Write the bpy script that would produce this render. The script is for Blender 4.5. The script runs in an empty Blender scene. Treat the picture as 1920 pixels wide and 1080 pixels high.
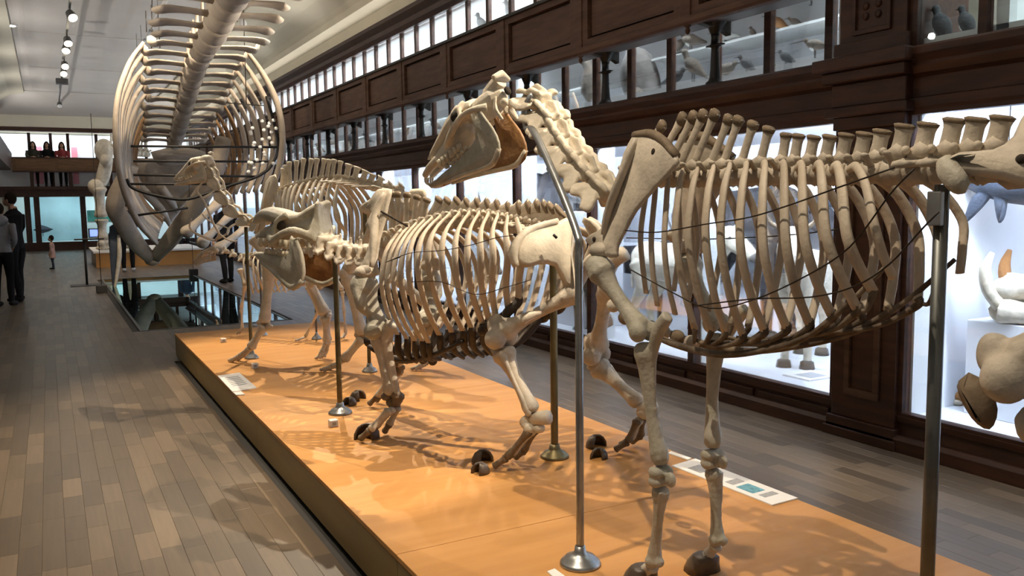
import bpy, bmesh, math, random
from mathutils import Vector, Matrix, Euler
random.seed(7)
S = bpy.context.scene
C = S.collection
V = Vector
# ------------------------------------------------------------------ camera
FPX = 1590.0
PIT, ROL, YAW = math.radians(5.86), math.radians(-0.74), math.radians(28.531)
CAM = V((0, 0, 1.56))
_F = V((math.sin(YAW) * math.cos(PIT), math.cos(YAW) * math.cos(PIT), -math.sin(PIT)))
_R0 = V((math.cos(YAW), -math.sin(YAW), 0)); _U0 = _R0.cross(_F)
_R = _R0 * math.cos(ROL) + _U0 * math.sin(ROL); _U = -_R0 * math.sin(ROL) + _U0 * math.cos(ROL)
cd = bpy.data.cameras.new('camera'); cam = bpy.data.objects.new('camera', cd); C.objects.link(cam)
M = Matrix((_R, _U, -_F)).transposed().to_4x4(); M.translation = CAM; cam.matrix_world = M
cd.sensor_width = 36; cd.lens = FPX / 1920 * 36; cd.clip_start = .05; cd.clip_end = 200
S.camera = cam
# ------------------------------------------------------------------ world, exposure
w = bpy.data.worlds.new('world'); S.world = w; w.use_nodes = True
w.node_tree.nodes['Background'].inputs[0].default_value = (1.0, .93, .84, 1)
w.node_tree.nodes['Background'].inputs[1].default_value = .27
vs = S.view_settings; vs.view_transform = 'Standard'; vs.look = 'None'; vs.gamma = 1; vs.use_curve_mapping = False
vs.exposure = 0.0

def spot(loc, tgt, power, size=40, blend=.5, col=(1, .80, .56), rad=.05):
    l = bpy.data.lights.new('spot_beam', 'SPOT'); l.energy = power; l.color = col
    l.spot_size = math.radians(size); l.spot_blend = blend; l.shadow_soft_size = rad
    o = bpy.data.objects.new('spot_beam', l); C.objects.link(o); o.location = loc
    o.rotation_euler = (V(tgt) - V(loc)).to_track_quat('-Z', 'Y').to_euler(); return o
def area(loc, tgt, power, sx, sy, col=(1, 1, 1)):
    l = bpy.data.lights.new('area_light', 'AREA'); l.energy = power; l.color = col; l.shape = 'RECTANGLE'; l.size = max(sx, sy); l.size_y = min(sx, sy)
    o = bpy.data.objects.new('area_light', l); C.objects.link(o); o.location = loc
    o.rotation_euler = (V(tgt) - V(loc)).to_track_quat('-Z', 'Y').to_euler(); return o
WARM = (1, .83, .62)
# track spots over the plinth and the aisle, then two added whale fills
spot((3.75, 1.7, 5.1), (1.70, 3.75, 1.75), 1550, 27, .4, WARM, .02)
spot((.35, 2.3, 5.1), (2.05, 2.0, 1.0), 560, 44, .5, WARM, .02)
spot((1.25, 5.3, 5.1), (2.0, 4.25, .9), 700, 44, .5, WARM, .02)
spot((3.3, 5.6, 5.1), (1.9, 4.4, .9), 200, 44, .6, WARM, .02)
spot((2.6, 9.2, 5.1), (1.8, 7.0, .8), 1150, 54, .6, WARM, .02)
spot((.54, 9.6, 5.1), (1.6, 6.9, .8), 650, 48, .6, WARM, .03)
spot((.55, 12.3, 4.9), (2.2, 15.3, 2.4), 800, 62, .7, WARM, .05)
spot((3.0, 11.8, 4.75), (2.0, 15.5, 2.6), 600, 62, .7, WARM, .05)
spot((.55, 22.9, 4.80), (.6, 22, 0), 500, 100, .8, WARM, .05)
spot((1.9, 29.0, 4.85), (1.4, 29, 0), 500, 110, .8, WARM, .05)
spot((4.3, 10.6, 3.6), (1.9, 12.0, 4.4), 170, 70, .8, WARM, .05)  # added fill from parapet height, in place of bounce under the whale spine
spot((-1.1, 10.6, 3.6), (1.9, 12.5, 4.2), 170, 70, .8, WARM, .05)  # matching added fill from the left side
# added fill: hidden strips above both gallery beams brighten the ceiling
area((4.85, 15.5, 4.42), (2.6, 15.5, 5.3), 95, .06, 37, (1, .95, .86))
area((-1.93, 15.5, 4.42), (.4, 15.5, 5.3), 95, .06, 37, (1, .95, .88))

for k in range(8):                       # added unseen spots over both parapets, only to brighten the ceiling
    for x, t in ((4.36, 1.9), (-1.12, 1.3)): spot((x, 3.2 + 4.1 * k, 3.62), (t, 3.2 + 4.1 * k, 5.3), 85, 150, 1., (1, .95, .87), .04)

def ray(px, py):
    return _F + _R * ((px - 960) / FPX) - _U * ((py - 540) / FPX)
def at_x(px, py, x):
    d = ray(px, py); return CAM + d * ((x - CAM.x) / d.x)
def at_y(px, py, y):
    d = ray(px, py); return CAM + d * ((y - CAM.y) / d.y)
def at_z(px, py, z):
    d = ray(px, py); return CAM + d * ((z - CAM.z) / d.z)
def to_px(p):
    d = V(p) - CAM; z = d.dot(_F)
    return 960 + FPX * d.dot(_R) / z, 540 - FPX * d.dot(_U) / z, z
class Frame:
    """a thing's own upright frame: origin on the ground plan, forward u, left side n"""
    def __init__(s, ox, oy, ux, uy):
        s.o = V((ox, oy, 0)); s.u = V((ux, uy, 0)).normalized(); s.n = V((-s.u.y, s.u.x, 0))
    def at(s, px, py, w):            # point seen at a pixel, lying w to the left of the midline
        d = ray(px, py); t = (s.o + s.n * w - CAM).dot(s.n) / d.dot(s.n); return CAM + d * t
    def p(s, a, w, z): return s.o + s.u * a + s.n * w + V((0, 0, z))
    def loc(s, q): q = V(q) - s.o; return q.dot(s.u), q.dot(s.n), q.z
    def mirror(s, q): a, w, z = s.loc(q); return s.p(a, -w, z)

# ------------------------------------------------------------------ materials
MAT = {}
def mat(name, col, rough=.6, metal=0., var=0., scale=8., bump=0., col2=None, stretch=None, spec=.5, emit=None, detail=4, bscale=None, objrand=0., thr=(.35, .7), coat=0.):
    m = bpy.data.materials.new(name); m.use_nodes = True; nt = m.node_tree; N = nt.nodes; L = nt.links
    b = N['Principled BSDF']; b.inputs['Roughness'].default_value = rough; b.inputs['Metallic'].default_value = metal
    b.inputs['Specular IOR Level'].default_value = spec; b.inputs['Coat Weight'].default_value = coat
    c = (*col, 1); b.inputs['Base Color'].default_value = c
    if emit: b.inputs['Emission Color'].default_value = (*emit[0], 1); b.inputs['Emission Strength'].default_value = emit[1]
    out = None
    if var or col2 or bump:
        tc = N.new('ShaderNodeTexCoord'); mp = N.new('ShaderNodeMapping'); L.new(tc.outputs['Object'], mp.inputs[0])
        if stretch: mp.inputs['Scale'].default_value = stretch
        nz = N.new('ShaderNodeTexNoise'); nz.inputs['Scale'].default_value = scale; nz.inputs['Detail'].default_value = 9 if 'bone' in name else detail; nz.inputs['Roughness'].default_value = .66 if 'bone' in name else .5
        L.new(mp.outputs[0], nz.inputs['Vector'])
        cr = N.new('ShaderNodeValToRGB'); L.new(nz.outputs['Fac'], cr.inputs[0])
        e = cr.color_ramp.elements; e[0].position, e[1].position = thr
        c2 = col2 or tuple(x * (1 - var) for x in col)
        e[0].color = (*c2, 1); e[1].color = c; out = cr.outputs[0]
        if bump:
            n2 = N.new('ShaderNodeTexNoise'); n2.inputs['Scale'].default_value = bscale or scale * 4; n2.inputs['Detail'].default_value = 3
            L.new(mp.outputs[0], n2.inputs['Vector'])
            bp = N.new('ShaderNodeBump'); bp.inputs['Strength'].default_value = bump; bp.inputs['Distance'].default_value = .01
            L.new(n2.outputs['Fac'], bp.inputs['Height']); L.new(bp.outputs[0], b.inputs['Normal'])
    if objrand:
        oi = N.new('ShaderNodeObjectInfo'); mx = N.new('ShaderNodeHueSaturation'); mr = N.new('ShaderNodeMapRange')
        L.new(oi.outputs['Random'], mr.inputs[0]); mr.inputs[3].default_value = 1 - objrand; mr.inputs[4].default_value = 1 + objrand
        L.new(mr.outputs[0], mx.inputs['Value'])
        if out: L.new(out, mx.inputs['Color'])
        else: mx.inputs['Color'].default_value = c
        out = mx.outputs[0]
    if out: L.new(out, b.inputs['Base Color'])
    MAT[name] = m; return m
mat('bone', (.62, .545, .44), .62, var=.38, scale=11, bump=.25, bscale=60, objrand=.06)
mat('bone_pale', (.70, .62, .49), .6, var=.34, scale=12, bump=.2, bscale=60, objrand=.06)
mat('bone_grey', (.50, .465, .39), .6, col2=(.34, .32, .25), scale=12, bump=.3, bscale=70)
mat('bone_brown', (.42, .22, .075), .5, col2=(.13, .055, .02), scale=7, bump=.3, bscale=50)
mat('bone_tip', (.22, .16, .10), .7, var=.4, scale=20, bump=.2)
mat('bone_rib', (.58, .51, .415), .6, col2=(.45, .375, .285), scale=6, bump=.2, bscale=70, objrand=.09)
mat('whale_bone', (.50, .42, .335), .7, var=.28, scale=3, bump=.4, bscale=18, objrand=.05)
mat('whale_stain', (.42, .26, .12), .7, col2=(.26, .13, .05), scale=3, bump=.4, bscale=18)
mat('cartilage', (.30, .235, .165), .7, col2=(.085, .06, .04), scale=10, bump=.5, bscale=40, thr=(.5, .8))
mat('cartilage_dark', (.045, .03, .02), .6, var=.4, scale=14, bump=.5, bscale=40)
mat('hoof', (.05, .035, .025), .45, col2=(.11, .08, .055), scale=10, bump=.3)
mat('tooth', (.70, .62, .47), .35, var=.3, scale=25)
mat('hole_shade', (.03, .022, .015), .9)  # near-black colour stands in for the shade inside sockets and openings
mat('wire', (.035, .028, .022), .5, .6)
mat('steel', (.42, .43, .43), .32, .9, var=.3, scale=14)
mat('steel_dull', (.16, .17, .165), .45, .8, var=.35, scale=10)
mat('bronze', (.20, .165, .085), .42, .8, var=.35, scale=10)
mat('iron', (.018, .016, .015), .5, .3, var=.3, scale=20)
mat('wood', (.062, .024, .012), .5, col2=(.030, .011, .006), scale=5, stretch=(4, .6, 4), bump=.08, spec=.35)
mat('wood_light', (.105, .055, .032), .6, spec=.3, col2=(.062, .029, .016), scale=5, stretch=(4, .6, 4), bump=.1)
mat('wood_warm', (.16, .075, .022), .5, col2=(.10, .04, .012), scale=4, stretch=(.6, 4, 4), bump=.1)
mat('plinth_top', (.57, .29, .095), .5, col2=(.49, .235, .068), scale=2.2, stretch=(.7, 5, 1), bump=.03, spec=.25)
mat('plinth_side_shade', (.30, .20, .06), .4, col2=(.25, .16, .045), scale=2, stretch=(1, .5, 5), bump=.03)  # plinth wood darkened to olive, the shade of its sides put into the colour
mat('black_edge', (.02, .017, .014), .6)
mat('case_white', (.80, .81, .84), .7, var=.05, scale=2)
mat('case_post', (.62, .63, .62), .6, var=.06, scale=4)
mat('tile_white', (.74, .75, .77), .5, var=.08, scale=3)
mat('plaster', (.62, .58, .47), .85, var=.05, scale=2)
mat('ceiling_paint', (.62, .59, .56), .85, var=.06, scale=1.2)
mat('paper', (.80, .78, .75), .7, var=.04, scale=10)
mat('print_grey', (.42, .42, .42), .7, var=.3, scale=90)
mat('print_blue', (.18, .45, .55), .7, var=.5, scale=40)
mat('pink', (.62, .20, .26), .7)
mat('white_plastic', (.75, .74, .72), .5)
mat('lamp_body', (.10, .10, .10), .4, .4)
mat('lamp_white', (.7, .7, .7), .4)
mat('lamp_glow', (1, .9, .7), .4, emit=((1, .84, .6), 14))
mat('lamp_glow_cool', (1, .95, .9), .4, emit=((1, .96, .88), 10))
def glass(name, tint, refl=(1, 1, 1), rough=.0, gain=1.):
    m = bpy.data.materials.new(name); m.use_nodes = True; nt = m.node_tree; N = nt.nodes; L = nt.links
    N.remove(N['Principled BSDF']); o = N['Material Output']
    t = N.new('ShaderNodeBsdfTransparent'); t.inputs[0].default_value = (*tint, 1)
    g = N.new('ShaderNodeBsdfGlossy'); g.inputs['Roughness'].default_value = rough; g.inputs[0].default_value = (*refl, 1)
    f = N.new('ShaderNodeFresnel'); f.inputs[0].default_value = 1.45; mu = N.new('ShaderNodeMath'); mu.operation = 'MULTIPLY'; mu.inputs[1].default_value = gain
    L.new(f.outputs[0], mu.inputs[0])
    mx = N.new('ShaderNodeMixShader'); L.new(mu.outputs[0], mx.inputs[0]); L.new(t.outputs[0], mx.inputs[1]); L.new(g.outputs[0], mx.inputs[2]); L.new(mx.outputs[0], o.inputs[0])
    MAT[name] = m
glass('pane', (.95, .97, .97), gain=.6)
glass('pool_glass', (.05, .09, .10), refl=(.58, .74, .74), gain=3.2)
def floor_mat(name, island):
    m = bpy.data.materials.new(name); m.use_nodes = True; nt = m.node_tree; N = nt.nodes; L = nt.links; b = N['Principled BSDF']
    if island: r = N.new('ShaderNodeNewGeometry').outputs['Random Per Island']
    else: r = N.new('ShaderNodeObjectInfo').outputs['Random']
    cr = N.new('ShaderNodeValToRGB'); L.new(r, cr.inputs[0]); e = cr.color_ramp.elements
    e[0].color = (.080, .057, .036, 1); e[1].color = (.165, .119, .075, 1); e[1].position = 1
    x = cr.color_ramp.elements.new(.5); x.color = (.105, .076, .048, 1)
    tc = N.new('ShaderNodeTexCoord'); mp = N.new('ShaderNodeMapping'); mp.inputs['Scale'].default_value = (22, 1.2, 1)
    g = N.new('ShaderNodeNewGeometry'); L.new(g.outputs['Position'], mp.inputs[0])
    nz = N.new('ShaderNodeTexNoise'); nz.inputs['Scale'].default_value = 2.2; nz.inputs['Detail'].default_value = 5; L.new(mp.outputs[0], nz.inputs['Vector'])
    mr = N.new('ShaderNodeMapRange'); mr.inputs[3].default_value = .72; mr.inputs[4].default_value = 1.28; L.new(nz.outputs['Fac'], mr.inputs[0])
    h = N.new('ShaderNodeHueSaturation'); L.new(cr.outputs[0], h.inputs['Color']); L.new(mr.outputs[0], h.inputs['Value'])
    L.new(h.outputs[0], b.inputs['Base Color']); b.inputs['Roughness'].default_value = .36; MAT[name] = m
floor_mat('plank', False); floor_mat('plank_far', True)
for n, c in dict(cloth_black=(.012, .012, .014), cloth_grey=(.24, .24, .25), cloth_pink=(.46, .30, .26), cloth_red=(.30, .05, .05), cloth_navy=(.03, .05, .09), cloth_olive=(.05, .05, .035), jeans=(.05, .06, .09), skin=(.50, .30, .20), hair=(.02, .014, .01), shoe=(.02, .02, .02), shoe_white=(.6, .6, .6), eye=(.03, .02, .02), lip=(.35, .12, .10)).items():
    mat(n, c, .9, var=.2, scale=12, spec=.15)
for n, c, v in [('fur_dark', (.045, .040, .042), .5), ('fur_grey', (.13, .115, .105), .5), ('fur_tan', (.27, .19, .12), .4), ('fur_cream', (.62, .55, .43), .25), ('fur_spot', (.17, .15, .13), .5), ('feather_dark', (.03, .03, .032), .3), ('feather_brown', (.11, .085, .065), .5), ('feather_white', (.62, .62, .60), .15), ('feather_rust', (.36, .16, .05), .4), ('slate', (.055, .07, .10), .3), ('beak', (.05, .04, .035), .2)]:
    mat(n, c, .85, var=v, scale=14, bump=.4, bscale=70)
mat('green_print', (.02, .22, .17), .6, col2=(.01, .07, .06), scale=2)
mat('sea_blue', (.40, .60, .66), .7, var=.2, scale=1.5)
mat('sea_white', (.66, .74, .74), .7, var=.15, scale=1)
mat('screen', (.02, .02, .03), .3, col2=(.1, .1, .5), scale=4, emit=((.25, .35, 1), 1.6))

# ------------------------------------------------------------------ mesh helpers
def catmull(P, n=6):
    if len(P) < 3: 
        return [tuple(a + (b - a) * i / n for a, b in zip(P[0], P[1])) for i in range(n + 1)]
    out = []
    for i in range(len(P) - 1):
        p0 = P[i - 1] if i else tuple(2 * a - b for a, b in zip(P[0], P[1])); p1, p2 = P[i], P[i + 1]
        p3 = P[i + 2] if i + 2 < len(P) else tuple(2 * a - b for a, b in zip(P[-1], P[-2]))
        for k in range(n):
            t = k / n
            out.append(tuple(.5 * (2 * b + (c - a) * t + (2 * a - 5 * b + 4 * c - d) * t * t + (3 * b - a - 3 * c + d) * t ** 3) for a, b, c, d in zip(p0, p1, p2, p3)))
    out.append(tuple(P[-1])); return out
class MB:
    def __init__(s): s.v = []; s.f = []; s.m = []; s.cur = 0
    def add(s, v, f):
        k = len(s.v); s.v += [tuple(q) for q in v]; s.f += [tuple(i + k for i in q) for q in f]; s.m += [s.cur] * len(f); return s
    def box(s, a, b):
        x0, y0, z0 = a; x1, y1, z1 = b
        return s.add([(x0, y0, z0), (x1, y0, z0), (x1, y1, z0), (x0, y1, z0), (x0, y0, z1), (x1, y0, z1), (x1, y1, z1), (x0, y1, z1)],
                     [(0, 3, 2, 1), (4, 5, 6, 7), (0, 1, 5, 4), (1, 2, 6, 5), (2, 3, 7, 6), (3, 0, 4, 7)])
    def tube(s, pts, rad, seg=8, up=None, flat=1., smooth=0, cap=True):
        """swept bone: rad a number, one per point; flat squeezes along `up`"""
        P = [V(p) for p in pts]; n = len(P)
        R = list(rad) if hasattr(rad, '__len__') else [rad] * n
        if smooth and n > 1:
            q = catmull([(*p, r) for p, r in zip(P, R)], smooth); P = [V(a[:3]) for a in q]; R = [max(a[3], .0004) for a in q]; n = len(P)
        vs, fs = [], []; prev = V(up).normalized() if up is not None else None
        for i in range(n):
            t = (P[min(i + 1, n - 1)] - P[max(i - 1, 0)])
            t = t.normalized() if t.length > 1e-9 else V((0, 0, 1))
            if prev is None:
                prev = V((0, 0, 1)) if abs(t.z) < .9 else V((1, 0, 0))
            a = (prev if up is None else V(up)); a = a - t * a.dot(t)
            if a.length < 1e-5: a = prev - t * prev.dot(t)
            if a.length < 1e-5: a = t.orthogonal()
            a.normalize(); b = t.cross(a); prev = a
            for k in range(seg):
                th = 2 * math.pi * k / seg
                vs.append(P[i] + a * (math.cos(th) * R[i] * flat) + b * (math.sin(th) * R[i]))
        for i in range(n - 1):
            for k in range(seg):
                k2 = (k + 1) % seg; fs.append((i * seg + k, i * seg + k2, (i + 1) * seg + k2, (i + 1) * seg + k))
        if cap: fs.append(tuple(range(seg))[::-1]); fs.append(tuple((n - 1) * seg + k for k in range(seg)))
        return s.add(vs, fs)
    def ell(s, c, r, rot=None, nu=10, nv=7):
        c = V(c); r = r if hasattr(r, '__len__') else (r, r, r); vs, fs = [], []
        mx = rot if rot is not None else Matrix.Identity(3)
        vs.append(c + mx @ V((0, 0, r[2])))
        for j in range(1, nv):
            ph = math.pi * j / nv
            for i in range(nu):
                th = 2 * math.pi * i / nu
                vs.append(c + mx @ V((r[0] * math.sin(ph) * math.cos(th), r[1] * math.sin(ph) * math.sin(th), r[2] * math.cos(ph))))
        vs.append(c + mx @ V((0, 0, -r[2]))); e = len(vs) - 1
        for i in range(nu):
            fs.append((0, 1 + i, 1 + (i + 1) % nu)); fs.append((e, 1 + (nv - 2) * nu + (i + 1) % nu, 1 + (nv - 2) * nu + i))
            for j in range(nv - 2):
                a = 1 + j * nu + i; b = 1 + j * nu + (i + 1) % nu; fs.append((a, a + nu, b + nu, b))
        return s.add(vs, fs)
    def lathe(s, c, prof, seg=16, axis=None):
        c = V(c); vs, fs = [], []
        q = V((0, 0, 1)).rotation_difference(V(axis)).to_matrix() if axis is not None else Matrix.Identity(3)
        for r, z in prof:
            for k in range(seg):
                th = 2 * math.pi * k / seg; vs.append(c + q @ V((r * math.cos(th), r * math.sin(th), z)))
        n = len(prof)
        for i in range(n - 1):
            for k in range(seg):
                k2 = (k + 1) % seg; fs.append((i * seg + k, i * seg + k2, (i + 1) * seg + k2, (i + 1) * seg + k))
        fs.append(tuple(range(seg))[::-1]); fs.append(tuple((n - 1) * seg + k for k in range(seg)))
        return s.add(vs, fs)
    def plate(s, pts, th, nrm=None, rnd=.5, smooth=0, inset=None):
        """flat bone from an outline: th thick, edges rounded"""
        P = [V(p) for p in pts]
        if smooth:
            q = catmull([tuple(p) for p in P] + [tuple(P[0])], smooth); P = [V(a) for a in q[:-1]]
        n = len(P); c = sum(P, V()) / n
        if nrm is None:
            nrm = V()
            for i in range(n): nrm += (P[i] - c).cross(P[(i + 1) % n] - c)
        nrm = V(nrm).normalized(); ins = inset if inset is not None else th * rnd
        def off(d, k):
            out = []
            for i in range(n):
                e = (P[(i + 1) % n] - P[i - 1]); e = e.cross(nrm)
                if e.length > 1e-9: e.normalize()
                out.append(P[i] - e * d + nrm * k)
            return out
        vs = off(ins, th / 2) + off(0, 0) + off(ins, -th / 2)
        fs = [tuple(range(n)), tuple(range(3 * n - 1, 2 * n - 1, -1))]
        for i in range(n):
            j = (i + 1) % n; fs += [(i, n + i, n + j, j), (n + i, 2 * n + i, 2 * n + j, n + j)]
        return s.add(vs, fs)
    def prism(s, pts, d):
        P = [V(p) for p in pts]; n = len(P); d = V(d)
        return s.add(P + [p + d for p in P], [tuple(range(n))[::-1], tuple(range(n, 2 * n))] + [(i, (i + 1) % n, n + (i + 1) % n, n + i) for i in range(n)])
    def xf(s, m):
        s.v = [tuple(m @ V(q)) for q in s.v]; return s
    def build(s, name, m, parent=None, smooth=True, voxel=0, sm=0, bevel=0, label=None):
        me = bpy.data.meshes.new(name); me.from_pydata(s.v, [], s.f)
        ms = m if isinstance(m, (list, tuple)) else [m]
        for q in ms: me.materials.append(MAT[q])
        if len(ms) > 1: me.polygons.foreach_set('material_index', s.m)
        bm = bmesh.new(); bm.from_mesh(me); bmesh.ops.recalc_face_normals(bm, faces=bm.faces); bm.to_mesh(me); bm.free()
        if smooth: me.polygons.foreach_set('use_smooth', [True] * len(me.polygons))
        o = bpy.data.objects.new(name, me); C.objects.link(o)
        if voxel:
            r = o.modifiers.new('r', 'REMESH'); r.mode = 'VOXEL'; r.voxel_size = voxel; r.use_smooth_shade = True
            if sm: q = o.modifiers.new('s', 'SMOOTH'); q.factor = .5; q.iterations = sm
            bake(o)
        if bevel:
            q = o.modifiers.new('b', 'BEVEL'); q.width = bevel; q.segments = 2; q.limit_method = 'ANGLE'; bake(o)
        if parent is not None: o.parent = parent; o.matrix_parent_inverse = parent.matrix_world.inverted() if parent.type != 'EMPTY' else Matrix.Translation(-parent.location)
        if label: o['label'] = label
        return o
def bake(o):
    dg = bpy.context.evaluated_depsgraph_get(); ms = [m for m in o.data.materials]
    me = bpy.data.meshes.new_from_object(o.evaluated_get(dg)); o.modifiers.clear(); old = o.data; o.data = me; me.name = old.name
    bpy.data.meshes.remove(old)
    if len(me.materials) == 0:
        for m in ms: me.materials.append(m)
    return o
def thing(name, label, cat, loc=(0, 0, 0), group=None):
    o = bpy.data.objects.new(name, None); C.objects.link(o); o.location = loc; o.empty_display_size = .1
    return tag(o, label, cat, group)
def tag(o, label, cat, group=None, kind=None):
    o['label'] = label; o['category'] = cat
    if group: o['group'] = group
    if kind: o['kind'] = kind
    return o
def struct(o, label=None):
    o['kind'] = 'structure'
    if label: o['label'] = label
    return o
def box(name, a, b, m, parent=None, bevel=0, smooth=False):
    return MB().box(a, b).build(name, m, parent, smooth=smooth, bevel=bevel)
def share(o, parent=None, loc=None, mx=None):
    c = o.copy(); C.objects.link(c)
    if parent is not None: c.parent = parent
    if loc is not None: c.location = loc
    if mx is not None: c.matrix_world = mx
    return c
def lerp(a, b, t): return a + (b - a) * t
# ================================================================== SETTING
ZP = .24                                   # top of the plinth
PX0, PX1, PY0, PY1 = 1.075, 2.815, -1.2, 9.30
QX0, QX1, QY0, QY1 = .92, 2.78, 11.42, 20.05   # glass floor
XW, XC, YE, XL = 4.52, 5.15, 34.5, -1.55       # right case front, gallery case, end wall, left case front
ORD = 'first second third fourth fifth sixth seventh eighth ninth tenth eleventh twelfth thirteenth fourteenth fifteenth sixteenth seventeenth eighteenth nineteenth twentieth twenty-first'.split()
# ---- floor
m = MB()
for a, b in (((-2.4, -3, -.06), (QX0, YE, -.022)), ((QX1, -3, -.06), (6.2, YE, -.022)), ((QX0, -3, -.06), (QX1, QY0, -.022)), ((QX0, QY1, -.06), (QX1, YE, -.022))): m.box(a, b)
floor = struct(m.build('floor', 'black_edge', smooth=False), 'dark oak strip floor of the hall')
planks = []
PWD = .095
row = 0; x = -2.3
while x < 4.75:
    y = -1.5 - random.random() * .6
    while y < YE:
        L = random.choice((.34, .44, .55, .68)); planks.append((x, y, L)); y += L
    x += PWD; row += 1
def plank_ok(x, y, L):
    if x + PWD > PX0 - .02 and x < PX1 - .1 and y + L < PY1 - .2: return False
    return True
def clip_pool(x, y, L):
    if x + PWD > QX0 and x < QX1 and y + L > QY0 and y < QY1: return True
    return False
cand = []
for p in planks:
    x, y, L = p
    if not plank_ok(*p): continue
    if clip_pool(*p):                       # trimmed at the glass
        if y < QY0 - .05: cand.append((x, y, QY0 - y - .004, 0)); continue
        if y + L > QY1 + .05: cand.append((x, QY1 + .004, y + L - QY1, 0)); continue
        continue
    q = to_px((x + PWD / 2, y + L / 2, 0)); sc = 0
    if q[2] > .5 and -40 < q[0] < 1960 and q[1] < 1120: sc = PWD * L / q[2] ** 2
    cand.append((x, y, L, sc))
cand.sort(key=lambda t: -t[3])
pm = {}
far = MB()
def plank_box(mb, x, y, L, e=.0003, h=.0006):
    a, b = (x + e, y + e, -.022), (x + PWD - e, y + L - e, 0); c = .0009
    x0, y0, z0 = a; x1, y1, z1 = b
    mb.add([(x0, y0, z0), (x1, y0, z0), (x1, y1, z0), (x0, y1, z0), (x0, y0, -h), (x1, y0, -h), (x1, y1, -h), (x0, y1, -h), (x0 + c, y0 + c, 0), (x1 - c, y0 + c, 0), (x1 - c, y1 - c, 0), (x0 + c, y1 - c, 0)],
           [(0, 1, 5, 4), (1, 2, 6, 5), (2, 3, 7, 6), (3, 0, 4, 7), (4, 5, 9, 8), (5, 6, 10, 9), (6, 7, 11, 10), (7, 4, 8, 11), (8, 9, 10, 11)])
n = 0
for x, y, L, sc in cand:
    if n < 300 and sc > 0:
        if L not in pm:
            t = MB(); plank_box(t, 0, 0, L); o = t.build('floor_plank', 'plank', floor, smooth=False); pm[L] = o; o.location = (x, y, 0)
        else: share(pm[L], loc=(x, y, 0))
        n += 1
    else: plank_box(far, x, y, L)
o = far.build('floor_planks', 'plank_far', floor, smooth=False); o['kind'] = 'stuff'
# ---- plinth that carries the skeletons
pl = thing('display_plinth', 'long low orange wooden plinth carrying the four skeletons', 'plinth', (1.95, 4, 0))
box('core', (PX0 + .02, PY0 + .02, 0), (PX1 - .02, PY1 - .02, ZP - .02), 'black_edge', pl)
seams = [PY0] + [.45 + 2.47 * k for k in range(4)] + [PY1]
for a, b in zip(seams, seams[1:]):
    box('top_panel', (PX0, a + .0015, ZP - .022), (PX1, b - .0015, ZP), 'plinth_top', pl, bevel=.002)
    box('side_board', (PX0 + .004, a + .002, .012), (PX0 + .024, b - .002, ZP - .028), 'plinth_side_shade', pl)
    box('side_board', (PX1 - .024, a + .002, .012), (PX1 - .004, b - .002, ZP - .028), 'plinth_side_shade', pl)
box('end_board', (PX0 + .004, PY1 - .024, .012), (PX1 - .004, PY1 - .004, ZP - .028), 'plinth_side_shade', pl)
# ---- glass floor over a pit
gf = thing('glass_floor', 'dark glass floor panel with thin metal rim under the whale', 'glass floor', ((QX0 + QX1) / 2, (QY0 + QY1) / 2, 0))
m = MB(); e = .035
for a, b in (((QX0, QY0, -.05), (QX0 + e, QY1, .006)), ((QX1 - e, QY0, -.05), (QX1, QY1, .006)), ((QX0 + e, QY0, -.05), (QX1 - e, QY0 + e, .006)), ((QX0 + e, QY1 - e, -.05), (QX1 - e, QY1, .006))): m.box(a, b)
m.build('rim', 'steel_dull', gf, smooth=False)
nq = 5
for k in range(nq):
    a, b = lerp(QY0 + e, QY1 - e, k / nq), lerp(QY0 + e, QY1 - e, (k + 1) / nq)
    box('glass_pane', (QX0 + e, a + .006, -.012), (QX1 - e, b - .006, 0), 'pool_glass', gf)
    if k: box('glazing_bar', (QX0 + e, a - .006, -.04), (QX1 - e, a + .006, -.001), 'steel_dull', gf)
box('pit_floor', (QX0, QY0, -.9), (QX1, QY1, -.85), 'steel_dull', gf)
m = MB()
for a, b in (((QX0 - .03, QY0, -.9), (QX0, QY1, -.05)), ((QX1, QY0, -.9), (QX1 + .03, QY1, -.05)), ((QX0, QY0 - .03, -.9), (QX1, QY0, -.05)), ((QX0, QY1, -.9), (QX1, QY1 + .03, -.05))): m.box(a, b)
m.build('pit_wall', 'steel_dull', gf, smooth=False)
# ---- ceiling with cove
ZC = 5.3
ce = struct(box('ceiling', (-1.2, -3, ZC), (4.3, YE + .5, ZC + .1), 'ceiling_paint'), 'grey plaster ceiling with pale coves')
def along(name, prof, y0, y1, mt, parent=None, smooth=False):
    m = MB(); m.prism([(x, y0, z) for x, z in prof], (0, y1 - y0, 0)); return m.build(name, mt, parent, smooth=smooth)
along('cove', [(4.3, ZC), (3.9, ZC), (3.55, ZC - .02), (3.55, ZC - .06), (3.95, ZC - .10), (4.3, ZC - .25), (4.55, ZC - .42), (4.62, ZC - .50), (4.62, ZC - .62), (5.15, ZC - .62), (5.15, ZC)], -3, YE + .4, 'plaster', ce)
along('cove', [(-1.2, ZC), (-.8, ZC), (-.45, ZC - .02), (-.45, ZC - .06), (-.85, ZC - .10), (-1.2, ZC - .25), (-1.45, ZC - .42), (-1.52, ZC - .5), (-1.52, ZC - .62), (-2.2, ZC - .62), (-2.2, ZC)], -3, YE + .4, 'plaster', ce)
for k in range(6):
    y = .4 + 5.2 * k
    box('ceiling_panel', (-.2, y + .05, ZC - .012), (3.3, y + 5.1, ZC), 'ceiling_paint', ce, bevel=.004)
m = MB(); m.prism([(-2.2, YE - .1, 4.74), (-2.2, YE - 2.6, ZC - .005), (-2.2, YE + .3, ZC - .005), (-2.2, YE + .3, 4.74)], (7.3, 0, 0)); m.build('end_cove', 'ceiling_paint', ce, smooth=False)
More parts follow.
